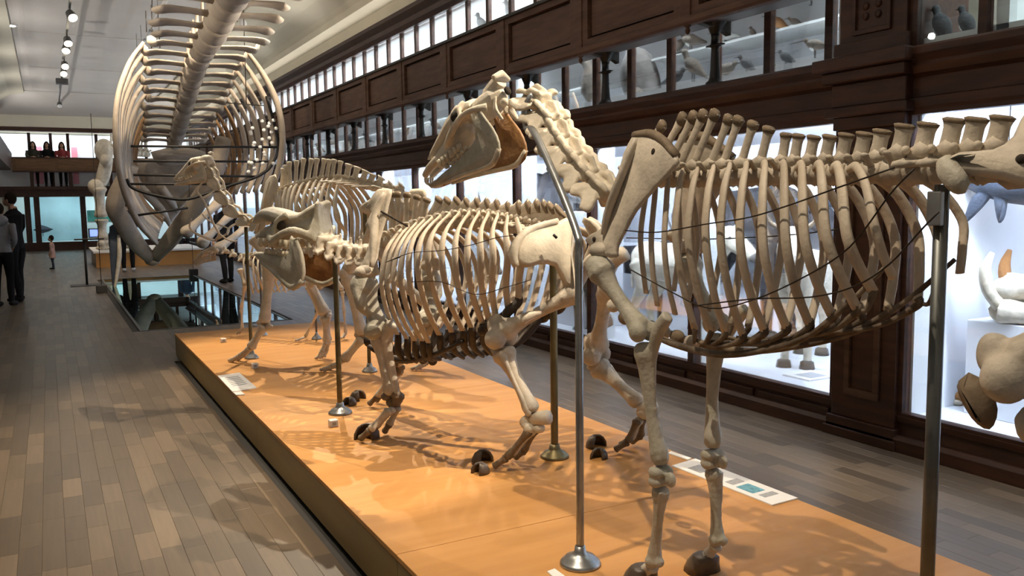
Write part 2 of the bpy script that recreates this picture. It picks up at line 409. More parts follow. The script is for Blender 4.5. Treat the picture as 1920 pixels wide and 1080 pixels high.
# ---- right wall: base, frieze, cornice, stiles
YP0, YP1 = 3.37, 3.85                                       # the wide pilaster
ys = [5.29 + 1.475 * k for k in range(20)]
wr = struct(box('wall_right', (6.52, -2, 0), (6.62, YE, 5.0), 'plaster'), 'right wall of dark mahogany showcases and gallery')
along('base_board', [(XW, 0), (XW, .02), (XW + .03, .17), (XW, .175), (XW - .01, .215), (XW + .08, .215), (XW + .12, .2), (XW + .12, 0)], -2, YE, 'wood', wr)
along('base_plinth', [(XW - .05, 0), (XW - .05, .075), (XW - .03, .1), (XW, .1), (XW, 0)], -2, YE, 'wood', wr)
along('frieze', [(XW, 2.06), (XW - .015, 2.08), (XW - .015, 2.13), (XW + .01, 2.14), (XW + .01, 2.25), (XW - .03, 2.27), (XW - .05, 2.31), (XW - .05, 2.33), (XW - .10, 2.37), (XW - .10, 2.405), (XW - .08, 2.42), (6.1, 2.42), (6.1, 2.36), (XW + .12, 2.36), (XW + .12, 2.06)], -2, YE, 'wood', wr)
for y in ys[:8]:                                             # raised panels along the base, two to a bay
    for d in (.06, .76):
        box('base_panel', (XW - .002, y - 1.46 + d, .045), (XW + .03, y - 1.46 + d + .64, .15), 'wood', wr, bevel=.006)
def pilaster(y0, y1):
    m = MB(); m.box((XW - .05, y0 - .02, 0), (XW + .5, y1 + .02, .13)); m.box((XW - .065, y0 - .035, 0), (XW + .3, y1 + .035, .06))
    m.box((XW - .025, y0, .13), (XW + .5, y1, 2.06)); m.box((XW - .05, y0 - .02, 1.98), (XW + .3, y1 + .02, 2.06))
    o = m.build('pilaster', 'wood', wr, smooth=False, bevel=.006)
    c = (y0 + y1) / 2
    m = MB()
    for a, b, z0, z1 in ((c - .13, c + .13, .28, .33), (c - .13, c + .13, 1.82, 1.87), (c - .13, c - .09, .33, 1.82), (c + .09, c + .13, .33, 1.82)): m.box((XW - .045, a, z0), (XW - .02, b, z1))
    m.build('pilaster_moulding', 'wood_light', wr, smooth=False, bevel=.004)
    m = MB(); m.box((XW - .09, y0 - .06, 2.06), (XW + .1, y1 + .06, 2.12)); m.box((XW - .06, y0 - .03, 2.12), (XW + .1, y1 + .03, 2.27)); m.box((XW - .12, y0 - .06, 2.27), (XW + .1, y1 + .06, 2.34)); m.box((XW - .17, y0 - .1, 2.34), (XW + .1, y1 + .1, 2.42))
    m.build('pilaster_capital', 'wood', wr, smooth=False, bevel=.01)
    m = MB(); m.box((XW - .03, y0, 2.42), (XW + .55, y1, 5.0)); m.box((XW - .06, y0 - .02, 2.42), (XW + .5, y1 + .02, 2.52))
    m.build('upper_pilaster', 'wood', wr, smooth=False, bevel=.006)
    for k in range(10):                                      # carved drop ornament
        z = 2.66 + .062 * k
        MB().ell((XW - .035, c - .045, z), (.014, .022, .024)).ell((XW - .035, c + .045, z), (.014, .022, .024)).build('carved_leaf', 'wood', wr)
    m = MB(); 
    for a, b, z0, z1 in ((c - .14, c - .11, 2.58, 4.1), (c + .11, c + .14, 2.58, 4.1), (c - .14, c + .14, 2.555, 2.585)): m.box((XW - .05, a, z0), (XW - .02, b, z1))
    m.build('pilaster_moulding', 'wood', wr, smooth=False, bevel=.004)
pilaster(YP0, YP1)
# ---- lower showcases, one thing per bay
def showcase(y0, y1, label, lit=1., group=None, depth=1.9):
    t = thing('display_case', label, 'display case', (XW, (y0 + y1) / 2, 0), group)
    xb = XW + depth
    m = MB()
    for a, b in (((XW, y0, .215), (XW + .07, y0 + .035, 2.06)), ((XW, y1 - .035, .215), (XW + .07, y1, 2.06)), ((XW, y0 + .035, .215), (XW + .07, y1 - .035, .235)), ((XW, y0 + .035, 2.035), (XW + .07, y1 - .035, 2.06))): m.box(a, b)
    m.build('frame', 'wood', t, smooth=False)
    box('inner_post', (XW + .07, y1 - .05, .215), (XW + .26, y1 - .005, 2.06), 'case_post', t); box('inner_post', (XW + .07, y0 + .005, .215), (XW + .12, y0 + .03, 2.06), 'case_post', t)
    box('glass_pane', (XW + .03, y0 + .03, .23), (XW + .036, y1 - .03, 2.04), 'pane', t)
    box('back_panel', (xb, y0, .2), (xb + .03, y1, 2.1), 'case_white', t)
    box('case_floor', (XW + .07, y0, .19), (xb, y1, .215), 'tile_white', t)
    box('case_top', (XW + .07, y0, 2.1), (xb, y1, 2.13), 'case_white', t)
    area((XW + .11, (y0 + y1) / 2, 2.05), (XW + 1.2, (y0 + y1) / 2, 1.15), 82 * lit * (y1 - y0) / 1.4, .12, (y1 - y0) - .2, (.70, .80, 1.0))
    return t
LBL = ['lit showcase with the white cattle, left of the wide wooden pilaster', 'lit showcase seen through the front ribs of the horse skeleton', 'lit showcase with the striped cat on a white box',
       'lit showcase with the dark bear, behind the tall neck pole', 'lit showcase right below the muzzle of the horse skull', 'lit showcase between the camel rump and the horse muzzle']
edges = [YP1] + ys
for k in range(6): showcase(edges[k], edges[k + 1], LBL[k], (1.0, .9, .72, .62, .62, .62)[k])
for k in range(6, 19, 1): showcase(edges[k], edges[k + 1], 'far lit showcase of the right wall, %s beyond the camel rump' % ORD[k - 6], .5, 'far showcases of the right wall')
showcase(.2, YP0, 'wide lit showcase with the tusked skull, right of the pilaster', .78)
box('partition', (XW + .26, YP0 - .03, .2), (XW + 1.9, YP0 - .005, 2.1), 'case_white', wr); box('partition', (XW + .13, YP1 + .005, .2), (XW + 1.9, YP1 + .02, 2.1), 'case_white', wr)
# ---- gallery: floor, cases behind, parapet, columns
XG = 4.9; GT = 4.13
ga = struct(box('trim_1', (XW + .05, YP1, 2.36), (6.0, YE, 2.43), 'wood'), 'gallery floor above the right showcases')
along('beam', [(XG - .04, GT), (XG - .10, GT + .05), (XG - .10, GT + .12), (XG - .16, GT + .2), (XG - .16, GT + .26), (XG + .12, GT + .26), (XG + .12, GT)], -2, YE, 'wood', ga)
along('gallery_wall', [(XG + .02, GT + .26), (XG + .12, GT + .26), (XG + .12, ZC - .1), (XG + .02, ZC - .1)], -2, YE, 'plaster', ga)
gy = YP1 + .45; k = 0
box('gallery_post', (XG, YP1, 2.43), (XG + .3, YP1 + .36, GT), 'case_post', ga)
gst = []
while gy < YE:
    gst.append(gy); gy += .585
p0 = box('gallery_post', (XG, -.034, 2.43), (XG + .05, .034, GT), 'wood', ga)
p0.location = (0, gst[0], 0)
for y in gst[1:]: share(p0, loc=(0, y, 0))
gp = box('gallery_pane', (XG + .02, -.5575, 2.45), (XG + .025, -.0275, GT - .01), 'pane', ga); gp.location = (0, gst[1], 0)
for y in gst[2:]: share(gp, loc=(0, y, 0))
gp.data.name = 'gallery_pane'
along('gallery_sill', [(XG - .03, 2.43), (XG - .03, 2.445), (XG + .06, 2.455), (XG + .06, 2.43)], YP1, YE, 'wood', ga)
box('gallery_back', (5.75, YP1 + .4, 2.43), (5.8, YE, 4.8), 'case_white', ga)
box('gallery_top', (XG + .12, YP1 + .4, 4.8), (5.8, YE, 4.82), 'case_white', ga)
box('gallery_case_floor', (XG + .06, YP1 + .4, 2.43), (5.75, YE, 2.45), 'tile_white', ga); box('gallery_case_step', (XG + .14, YP1 + .4, 2.45), (5.75, YE, 2.58), 'tile_white', ga)
for (z, y0, y1, x0) in ((2.91, 4.30, 5.95, 5.32), (2.915, 6.05, 6.85, 5.32), (3.25, 4.3, 9.9, 5.35), (3.9, 7.5, 12, 5.4), (2.82, 7.9, 9.7, 5.4), (2.82, 10.3, 19.7, 5.4), (3.25, 10.3, 25, 5.35), (2.82, 21, 33, 5.4)):
    box('shelf', (x0, y0, z), (5.75, y1, z + .02), 'case_post', ga)
for k in range(12):
    y = 4.9 + 2.5 * k
    area((XG + .14, y, GT + .02), (5.7, y, 3.1), 180, .12, 2.3, (.84, .93, 1.0))
# upper case right of the pilaster
ur = thing('upper_case', 'upper bird case above the cornice, right of the carved pilaster', 'display case', (XW, 2, 2.42))
for y in (YP0 - .02, 2.93, 2.1): box('stile', (XW, y - .03, 2.42), (XW + .06, y + .02, 4.1), 'wood', ur)
for a, b in ((2.95, YP0 - .05), (2.12, 2.90)): box('glass_pane', (XW + .03, a, 2.44), (XW + .035, b, 4.1), 'pane', ur)
box('back_panel', (5.4, .2, 2.42), (5.43, YP0, 4.1), 'case_post', ur); box('case_floor', (XW + .07, .2, 2.42), (5.4, YP0, 2.45), 'case_post', ur); box('case_step', (XW + .07, .2, 2.45), (5.4, YP0, 2.48), 'case_post', ur)
box('inner_post', (XW + .07, 2.82, 2.45), (XW + .14, 2.89, 4.1), 'case_post', ur)
area((XW + .12, 2.6, 4.0), (5.3, 2.6, 3.1), 60, .12, 1.3, (.80, .95, 1.0))
# parapet (desk cases on the railing)
XB = 4.25; jy = [5.06 + 1.452 * k for k in range(21)]; jy = [3.86] + jy
pr = struct(along('trim_2', [(XB + .06, 2.93), (XB + .06, 3.44), (XB + .42, 3.34), (XB + .42, 2.98)], YP1, YE, 'wood'), 'mahogany gallery parapet on the right')
along('parapet_soffit', [(XB + .02, 2.86), (XB + .02, 2.93), (XB + .42, 2.98), (XB + .42, 2.90)], YP1, YE, 'wood', pr)
along('hand_rail', [(XB - .03, 3.42), (XB - .03, 3.45), (XB + .08, 3.47), (XB + .08, 3.42)], YP1, YE, 'black_edge', pr)
along('bottom_moulding', [(XB, 2.845), (XB - .02, 2.86), (XB - .02, 2.90), (XB + .06, 2.94), (XB + .06, 2.845)], YP1, YE, 'wood_light', pr)
for a, b in zip(jy, jy[1:]):
    m = MB()
    for q, r in (((XB, a + .06, 2.90), (XB + .06, b - .06, 2.965)), ((XB, a + .06, 3.36), (XB + .06, b - .06, 3.42)), ((XB, a + .06, 2.965), (XB + .06, a + .14, 3.36)), ((XB, b - .14, 2.965), (XB + .06, b - .06, 3.36))): m.box(q, r)
    m.build('panel_frame', 'wood_light', pr, smooth=False)
    box('panel_field', (XB + .03, a + .165, 2.99), (XB + .06, b - .165, 3.335), 'wood_light', pr)
    m = MB(); m.box((XB - .012, b - .06, 2.87), (XB + .06, b + .06, 3.42)); m.build('panel_post', 'wood_light', pr, smooth=False, bevel=.006)
    MB().lathe((XB + .02, b, 2.85), [(.002, -.075), (.016, -.06), (.02, -.04), (.012, -.025), (.028, -.01), (.03, .0)], 8).build('drop_finial', 'wood_light', pr)
    m = MB(); m.prism([(XB + .12, b - .03, 2.87), (XB + .42, b - .03, 2.9), (XB + .42, b - .03, 2.80), (XB + .36, b - .03, 2.83)], (0, .06, 0)); m.build('bracket', 'black_edge', pr, smooth=False)
col = None
for y in jy[1:]:
    if col is None:
        t = thing('iron_column', 'slender black cast-iron column below the right parapet, first from the wide pilaster', 'column', (XW + .02, y, 2.42), 'cast-iron columns below the right gallery')
        q = (XW + .02, y, 2.42)
        a = MB().lathe(q, [(.07, 0), (.07, .02), (.05, .035), (.042, .06), (.036, .12), (.03, .27), (.034, .285), (.05, .29), (.05, .30), (.034, .305), (.03, .36), (.036, .38)], 10).build('shaft', 'iron', t)
        b = MB().lathe(q, [(.034, .38), (.045, .40), (.06, .44), (.09, .48), (.09, .50)], 10).box((q[0] - .02, y - .085, q[2] + .295), (q[0] + .02, y + .085, q[2] + .305)).build('capital', 'iron', t)
        col = (t, a, b)
    else:
        t2 = share(col[0], loc=(XW + .02, y, 2.42)); 
        for ch in col[1:]:
            c2 = ch.copy(); C.objects.link(c2); c2.parent = t2; c2.matrix_parent_inverse = ch.matrix_parent_inverse.copy()
        t2['label'] = 'slender black cast-iron column below the right parapet, %s from the wide pilaster' % ORD[jy.index(y) - 1]
# ---- end wall
we = struct(box('wall_back', (-2.4, YE + 1.6, 0), (6.1, YE + 1.7, 5.3), 'plaster'), 'far end wall of the hall')
box('upper_wall', (-2.4, YE - .15, 4.32), (6.1, YE + 1.6, 5.3), 'plaster', we)
box('beam', (-2.4, YE - .2, 4.2), (6.1, YE + .1, 4.34), 'wood', we)
box('floor_beam', (-2.4, YE - .25, 1.92), (6.1, YE + 1.6, 2.28), 'wood', we); box('floor_cornice', (-2.4, YE - .32, 2.16), (6.1, YE, 2.24), 'wood', we)
box('base_board', (-2.4, YE - .02, 0), (6.1, YE + .3, .3), 'wood', we)
for px0 in (-.64, -.08, .0): pass
exs = [-1.2, -.62, -.33, 1.13, 2.8, 4.3, 5.7]
sea = ['sea_white', 'sea_blue', 'sea_blue', 'sea_white', 'case_white', 'case_white']
for k, (a, b) in enumerate(zip(exs, exs[1:])):
    t = thing('display_case', ['narrow pale strip case at the far wall', 'slim white case left of the ray at the far wall', 'far pale blue showcase with the hanging ray', 'far showcase with green sea pictures and a screen', 'far white showcase behind the whale', 'far white showcase in the right corner'][k], 'display case', ((a + b) / 2, YE, 0))
    for q, r in (((a, YE, .3), (a + .09, YE + .12, 1.92)), ((b - .09, YE, .3), (b, YE + .12, 1.92))): box('stile', q, r, 'wood', t)
    box('back_panel', (a, YE + 1.0, .3), (b, YE + 1.03, 1.95), sea[k], t); box('case_floor', (a, YE + .12, .28), (b, YE + 1, .31), 'sea_white', t)
    box('case_top', (a, YE + .12, 1.95), (b, YE + 1, 1.97), 'case_white', t)
    box('glass_pane', (a + .08, YE + .05, .3), (b - .08, YE + .056, 1.92), 'pane', t)
    if b - a > .4: area(((a + b) / 2, YE + .14, 1.9), ((a + b) / 2, YE + 1, .9), 12 * (b - a), (b - a) * .8, .12, (.75, .95, 1))
gx = [-1.55, -.44, .24, .79, 1.72, 2.6, 3.4, 4.2, 5.0]
m = MB()
for x in gx: box('gallery_post', (x - .05, YE + .55, 2.28), (x + .05, YE + .63, 4.2), 'wood', we)
for a, b in zip(gx, gx[1:]): box('gallery_pane', (a + .05, YE + .58, 2.3), (b - .05, YE + .585, 4.2), 'pane', we)
box('gallery_back', (-1.6, YE + 1.3, 2.28), (5, YE + 1.33, 4.2), 'case_white', we)
box('gallery_shelf', (-1.6, YE + .9, 3.0), (5, YE + 1.3, 3.03), 'case_post', we)
for x, ww in ((-.35, .3), (.9, .2)): box('pink_sign', (x, YE + 1.2, 2.4), (x + ww, YE + 1.22, 3.75), 'pink', we)
for x in (-.8, .8, 2.6, 4.2): area((x, YE + .68, 4.1), (x, YE + 1.3, 3.3), 22, 1.4, .12, (.9, .95, 1))
pe = struct(box('trim_3', (-1.0, YE - .18, 2.80), (XB, YE - .02, 3.26), 'wood_warm'), 'wooden parapet of the far gallery')
box('hand_rail', (-1.0, YE - .21, 3.26), (XB, YE + .03, 3.30), 'wood', pe); box('bottom_moulding', (-1.0, YE - .2, 2.78), (XB, YE, 2.83), 'wood', pe)
for k in range(4): box('panel', (-.9 + 1.3 * k, YE - .195, 2.88), (.3 + 1.3 * k, YE - .175, 3.2), 'wood_warm', pe, bevel=.006)
for x in (-.42, .8, 2.1, 3.4): box('gallery_baluster', (x - .05, YE - .15, 2.28), (x + .05, YE - .05, 2.8), 'wood', pe)
# ---- left wall and its gallery
wl = struct(box('wall_left', (-3.0, -3, 0), (-2.9, YE, 5.0), 'plaster'), 'left wall of dark showcases')
box('left_case_base', (-2.9, 8, 0), (XL, YE, .25), 'wood', wl); box('left_frieze', (-2.9, 8, 2.0), (XL + .05, YE, 2.42), 'wood', wl)
for k in range(16): box('left_stile', (XL - .07, 10 + 1.5 * k, .25), (XL, 10.09 + 1.5 * k, 2.0), 'wood', wl)
box('left_glass', (XL - .04, 10, .25), (XL - .034, YE, 2.0), 'pane', wl); box('left_case_back', (-2.5, 10, .25), (-2.45, YE, 2.0), 'wood_light', wl)
along('left_beam', [(-2.6, GT), (-1.8, GT), (-1.8, GT + .26), (-2.6, GT + .26)], -3, YE, 'wood', wl); along('left_upper', [(-2.9, GT + .2), (-2.0, GT + .2), (-2.0, 5.3), (-2.9, 5.3)], -3, YE, 'plaster', wl)
box('left_gallery_back', (-2.6, -3, 2.42), (-2.55, YE, GT), 'case_post', wl)
pL = struct(along('trim_4', [(-1.02, 2.85), (-.98, 3.42), (-1.0, 3.47), (-1.45, 3.35), (-1.45, 2.85)], 12, YE, 'wood'), 'parapet of the left gallery')
along('left_glass_desk', [(-1.0, 3.475), (-1.01, 3.50), (-1.42, 3.40), (-1.44, 3.36)], 12, YE - 3, 'wood', pL)
# ================================================================== BONES
def shaft(mb, p0, p1, r0, rs, r1, bow=V(), seg=9, up=None, flat=1.):
    """long bone: flared ends, slim shaft"""
    p0, p1 = V(p0), V(p1); L = p1 - p0; bow = V(bow)
    ts = (0, .04, .11, .2, .35, .5, .65, .8, .89, .96, 1)
    rr = (r0 * .55, r0 * .95, r0, lerp(rs, r0, .45), lerp(rs, r0, .1), rs, lerp(rs, r1, .1), lerp(rs, r1, .45), r1, r1 * .95, r1 * .55)
    mb.tube([p0 + L * t + bow * math.sin(math.pi * t) for t in ts], rr, seg, up, flat); return mb
def knuckle(mb, c, axis, r, w):
    """pair of condyles side by side along an axis"""
    a = V(axis).normalized(); q = V((0, 0, 1)).rotation_difference(a).to_matrix()
    for k in (-1, 1): mb.ell(V(c) + a * (w * .5 * k), (r, r, w * .55), q)
    return mb
def vertebra(parent, c, fwd, up, body=(.04, .03), spine=(.12, .02, 0.), trans=(.08, .02, 0.), m='bone', tip=None, arch=1., name='vertebra', tf=None, seg=8, flare=1.25):
    """body=(length,radius) spine=(height,width along,lean back) trans=(reach,width,rise)"""
    c = V(c); f = V(fwd).normalized(); u = V(up); u = (u - f * u.dot(f)).normalized(); s = f.cross(u)
    mb = MB(); L, r = body
    mb.tube([c + f * (L * t) for t in (-.5, -.42, -.2, .2, .42, .5)], (r * .8, r, r * .84, r * .84, r, r * .8), seg, u)
    if arch:
        mb.tube([c + u * r * .9 - f * L * .42, c + u * r * 1.25, c + u * r * .9 + f * L * .42], (r * .5, r * .62, r * .5), 7, u)
        for k in (-1, 1): mb.ell(c + u * r * 1.25 + s * (k * r * .7) + f * L * .38, (r * .28, r * .28, r * .28), nu=7, nv=5)
    if spine[0]:
        h, w, lean = spine; b = c + u * r * 1.1; t = b + u * h - f * lean
        pts = [lerp(b, t, q) for q in (0, .15, .4, .7, .88, .97, 1)]
        mb.tube(pts, (w * .62, w * .54, w * .5, w * .5, w * .56 * flare, w * .6 * flare, w * .4), 8, s, .42)
    if trans[0]:
        R, w, rise = trans; sw = (tf or 0)
        for k in (-1, 1):
            b = c + u * r * .4 + s * (k * r * .5); e = c + u * (r * .5 + rise) + s * (k * R) + f * sw
            mb.tube([lerp(b, e, q) for q in (0, .25, .6, .9, 1)], (w * .6, w * .5, w * .5, w * .62, w * .35), 7, u, .4)
    o = mb.build(name, m, parent)
    if spine[0] and tip:
        h, w, lean = spine; b = c + u * r * 1.1; t = b + u * h - f * lean
        MB().tube([lerp(b, t, q) for q in (.84, .95, 1.01)], (w * .54 * flare, w * .63 * flare, w * .44), 8, s, .5).build('spine_cap', tip, o)
    return o
def rib(parent, pts, w, th=.42, m='bone_rib', side=None, name='rib', n=5, taper=(.75, 1, 1, 1, .95)):
    """flat curved rib; side = outward direction, the thin way of the section"""
    P = [V(p) for p in pts]; k = len(P)
    rr = [w * taper[min(int(i * (len(taper) - 1) / (k - 1) + .5), len(taper) - 1)] for i in range(k)]
    return MB().tube(P, rr, 7, side, th, smooth=n).build(name, m, parent)
def ossicles(mb, c, r, seed=0, n=5, sp=.6):
    """little cluster of wrist bones"""
    rnd = random.Random(seed)
    for k in range(n):
        mb.ell(V(c) + V((rnd.uniform(-1, 1), rnd.uniform(-1, 1), rnd.uniform(-1, 1))) * r * sp, (r * rnd.uniform(.5, .7), r * rnd.uniform(.5, .7), r * rnd.uniform(.4, .6)), nu=7, nv=5)
    return mb
def wire(parent, pts, r=.0022, m='wire', name='wire', smooth=4):
    return MB().tube(pts, r, 5, smooth=smooth).build(name, m, parent)
def teeth(parent, pts, r, h, dirn, m='tooth', name='tooth'):
    d = V(dirn)
    for p in pts: MB().tube([V(p), V(p) + d * h * .6, V(p) + d * h], (r, r * .95, r * .6), 6).build(name, m, parent)
def hoof(parent, c, fw, r, h, m='hoof'):
    """blunt cone hoof, cut square at the heel"""
    f = V(fw).normalized(); mb = MB(); n = 12; vs = []
    for z, q, sh in ((0, 1.12, .10), (h * .5, .98, 0), (h, .8, -.25), (h * 1.12, .6, -.28)):
        for k in range(n):
            th = 2 * math.pi * k / n; a = math.cos(th); a = max(a, -.62)
            vs.append(V(c) + f * (a * r * q + r * sh) + f.cross(V((0, 0, 1))) * (math.sin(th) * r * q * .92) + V((0, 0, z)))
    fs = [tuple(range(n))[::-1], tuple(range(3 * n, 4 * n))] + [(i * n + k, i * n + (k + 1) % n, (i + 1) * n + (k + 1) % n, (i + 1) * n + k) for i in range(3) for k in range(n)]
    return mb.add(vs, fs).build('hoof', m, parent)

# ------------------------------------------------------------------ HORSE
HF = Frame(1.86, 0, 0, 1)
ho = thing('horse_skeleton', 'big horse skeleton in front with raised head and long curved ribs', 'skeleton', (1.86, 2.0, ZP))
def hc(cx, cy): return 1080 + cx / 2.16, 180 + cy / 2.16          # reading scale of the rib tracing
# thoracic, lumbar and sacral vertebrae: midline height and spine tips read off the photo
tops = [(1245, 232), (1283, 216), (1303, 213), (1321, 210), (1342, 209), (1368, 219), (1386, 221), (1413, 230), (1442, 240), (1474, 252), (1497, 254), (1526, 257), (1556, 256), (1587, 253), (1622, 251), (1655, 246), (1697, 241), (1741, 238), (1790, 230), (1832, 229), (1880, 226)]
tops3 = [HF.at(a, b, 0) for a, b in tops]
# vertebral centres sit under the tips, leaning forward at the withers
cent = []
for i, t in enumerate(tops3):
    y = t.y + lerp(.175, .015, min(i / 9, 1)); cent.append(V((1.86, y, 1.632 - .012 * min(i / 14, 1))))
for i, (c, t) in enumerate(zip(cent, tops3)):
    nx = cent[min(i + 1, len(cent) - 1)]; pv = cent[max(i - 1, 0)]; f = (pv - nx).normalized()
    L = (pv - nx).length / (2 if 0 < i < len(cent) - 1 else 1) * .97; h = t.z - c.z - .033
    w_ = .033 if i < 7 else lerp(.034, .049, min((i - 7) / 9, 1))
    vertebra(ho, c, f, (0, 0, 1), (L, .034 + .006 * (i > 15)), (h, w_, c.y - t.y), ((.05, .022, .03) if i < 17 else (.085, .045, -.005)), 'bone', 'bone_tip', flare=1.06 if i > 8 else 1.2)
# neck: seven big winged vertebrae from the withers up to the poll
neck = [(1172, 368, .035), (1130, 352, .06), (1098, 318, .065), (1072, 285, .07), (1050, 252, .075), (1030, 218, .08), (1005, 188, .085)]
NW = [.0, .02, .035, .045, .05, .05, .05]
npt = []
for (px, py, wv), wl_ in zip(neck, NW): npt.append(HF.at(px, py, wl_))
npt = [cent[0] + V((0, .05, -.02))] + npt[1:]
POLL = HF.at(966, 186, .05)
chain = npt + [POLL]
for i in range(1, 7):
    a, b = chain[i], chain[i + 1]; f = (b - a).normalized(); L = (chain[i + 1] - chain[i - 1]).length * .5 if i > 1 else (b - a).length
    u = V((0, -.55, 1)) if i < 6 else V((0, -.3, 1)); u = (u - f * u.dot(f)).normalized(); s = f.cross(u)
    mb = MB(); r = .042
    mb.tube([a - f * L * .56, a - f * L * .4, a, a + f * L * .38, a + f * L * .55], (r * .75, r * 1.05, r * .8, r * .95, r * .5), 9, u)
    mb.tube([a + u * .035 - f * L * .5, a + u * .056, a + u * .04 + f * L * .4], (.012, .016, .010), 7, s, .7)
    mb.tube([a - u * .03 - f * L * .5, a - u * .055 - f * L * .3, a - u * .035 + f * L * .2], (.012, .014, .008), 7, s, .6)
    for k in (-1, 1):
        mb.tube([a + u * .03 + s * .042 * k - f * L * .58, a + u * .040 + s * .05 * k - f * L * .3, a + u * .03 + s * .042 * k, a + u * .036 + s * .048 * k + f * L * .3, a + u * .03 + s * .045 * k + f * L * .55], (.012, .017, .013, .016, .012), 7, u, .8, smooth=2)
        if i < 6:
            mb.plate([a - u * .01 + s * .03 * k + f * L * .5, a - u * .03 + s * .085 * k + f * L * .62, a - u * .05 + s * .115 * k + f * L * .3, a - u * .045 + s * .085 * k + f * L * .05, a - u * .06 + s * .115 * k - f * L * .3, a - u * .055 + s * .09 * k - f * L * .62, a - u * .02 + s * .05 * k - f * L * .4, a + s * .025 * k], .02, smooth=3)
        else:
            mb.plate([a + s * .03 * k + f * L * .5, a - u * .01 + s * .10 * k + f * L * .35, a - u * .04 + s * .115 * k - f * L * .2, a - u * .03 + s * .085 * k - f * L * .55, a + s * .03 * k - f * L * .4], .026, smooth=3)
    mb.build('neck_vertebra', 'bone_pale', ho, voxel=.0055, sm=3)
# ---- skull
def skull_pose(crest_world, crest_local, az, pitch, scale, roll=0):
    az, pitch = math.radians(az), math.radians(pitch)
    yv = V((math.sin(az) * math.cos(pitch), math.cos(az) * math.cos(pitch), -math.sin(pitch))); xv = V((math.cos(az), -math.sin(az), 0)); zv = xv.cross(yv)
    m = Matrix((xv, yv, zv)).transposed(); m = m @ Matrix.Rotation(math.radians(roll), 3, 'Y'); m = (m * scale).to_4x4(); m.translation = V(crest_world) - m.to_3x3() @ V(crest_local); return m
SM = skull_pose(HF.at(940, 140, .03), (0, -.03, .115), -19, 25, 1.05)
def sk(a): return SM @ V(a)
mb = MB()
mb.ell((0, .10, .035), (.062, .12, .058)); mb.tube([(0, -.015, .095), (0, .03, .088), (0, .08, .08)], (.035, .034, .03), 8, (1, 0, 0)); mb.tube([(-.05, -.02, .10), (0, -.03, .115), (.05, -.02, .10)], (.012, .022, .012), 8)
mb.tube([(0, .14, .055), (0, .22, .062), (0, .30, .05), (0, .40, .028), (0, .50, .008)], (.07, .088, .078, .055, .03), 12, (0, 0, 1), .62)
mb.tube([(0, .22, .0), (0, .32, -.02), (0, .42, -.03), (0, .5, -.035)], (.05, .062, .048, .028), 10, (0, 0, 1), .9)
for k in (-1, 1):
    mb.tube([(k * .062, .055, .0), (k * .098, .10, .012), (k * .108, .16, .018), (k * .098, .235, .005), (k * .072, .32, -.015), (k * .05, .37, -.02)], (.02, .015, .014, .018, .018, .01), 8, (1, 0, 0), .75, smooth=3)
    mb.tube([(k * .06, .17, .088), (k * .09, .185, .065), (k * .104, .175, .02)], (.016, .013, .01), 7, smooth=2)
    mb.tube([(k * .07, .20, .085), (k * .095, .225, .06), (k * .10, .25, .02)], (.014, .012, .012), 7, smooth=2)
    mb.tube([(k * .028, .46, -.035), (k * .027, .53, -.045), (k * .02, .585, -.06)], (.022, .02, .016), 8, smooth=2)
    mb.ell((k * .022, -.01, -.01), (.018, .022, .02)); mb.plate([(k * .05, .0, .03), (k * .062, .01, -.03), (k * .055, .0, -.085), (k * .045, .02, -.08), (k * .04, .04, -.02)], .016, smooth=2)
    mb.tube([(k * .012, .50, .012), (k * .010, .54, .002)], (.012, .006), 6)
skull = mb.xf(SM).build('skull', 'bone_pale', ho, voxel=.0048, sm=3)
for k in (-1, 1):
    MB().ell((k * .090, .212, .04), (.026, .030, .028)).xf(SM).build('eye_socket', 'hole_shade', skull)
    for q in range(6):
        y = .29 + .03 * q; MB().tube([(k * (.052 - .002 * q), y, -.05), (k * (.052 - .002 * q), y + .003, -.083)], (.0135, .012), 6, (0, 1, 0)).xf(SM).build('tooth', 'tooth', skull)
    for q in range(3): MB().tube([(k * (.006 + .009 * q), .592 - .006 * q, -.062), (k * (.006 + .009 * q), .603 - .006 * q, -.088)], (.0055, .0045), 6).xf(SM).build('tooth', 'tooth', skull)
MB().ell((0, -.032, .035), (.018, .012, .02)).xf(SM).build('spinal_opening', 'hole_shade', skull)
# mandible: two deep plates meeting at the chin
jo = MB().ell((0, .53, -.125), (.024, .045, .016)).xf(SM).build('mandible', 'bone_grey', ho, voxel=.005, sm=2)
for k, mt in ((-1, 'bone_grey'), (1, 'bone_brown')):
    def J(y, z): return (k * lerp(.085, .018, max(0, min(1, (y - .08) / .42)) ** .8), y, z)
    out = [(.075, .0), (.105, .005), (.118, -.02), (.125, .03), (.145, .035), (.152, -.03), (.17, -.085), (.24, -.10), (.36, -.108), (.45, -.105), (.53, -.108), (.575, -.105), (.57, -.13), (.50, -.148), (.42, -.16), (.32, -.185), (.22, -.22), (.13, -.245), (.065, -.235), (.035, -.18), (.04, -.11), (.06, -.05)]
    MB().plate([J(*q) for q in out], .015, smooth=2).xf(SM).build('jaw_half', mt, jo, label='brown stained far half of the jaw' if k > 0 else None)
    MB().tube([J(.05, -.20), J(.12, -.235), J(.22, -.212), J(.34, -.178), J(.47, -.15)], (.011, .013, .011, .011, .010), 7, smooth=3).xf(SM).build('jaw_rim', 'bone_pale', jo)
    for q in range(6): y = .25 + .034 * q; MB().tube([V(J(y, -.10)), V(J(y, -.082))], (.0125, .011), 6).xf(SM).build('tooth', 'tooth', jo)
    for q in range(3): MB().tube([(k * (.006 + .009 * q), .575 - .006 * q, -.112), (k * (.006 + .009 * q), .60 - .006 * q, -.094)], (.0055, .0045), 6).xf(SM).build('tooth', 'tooth', jo)
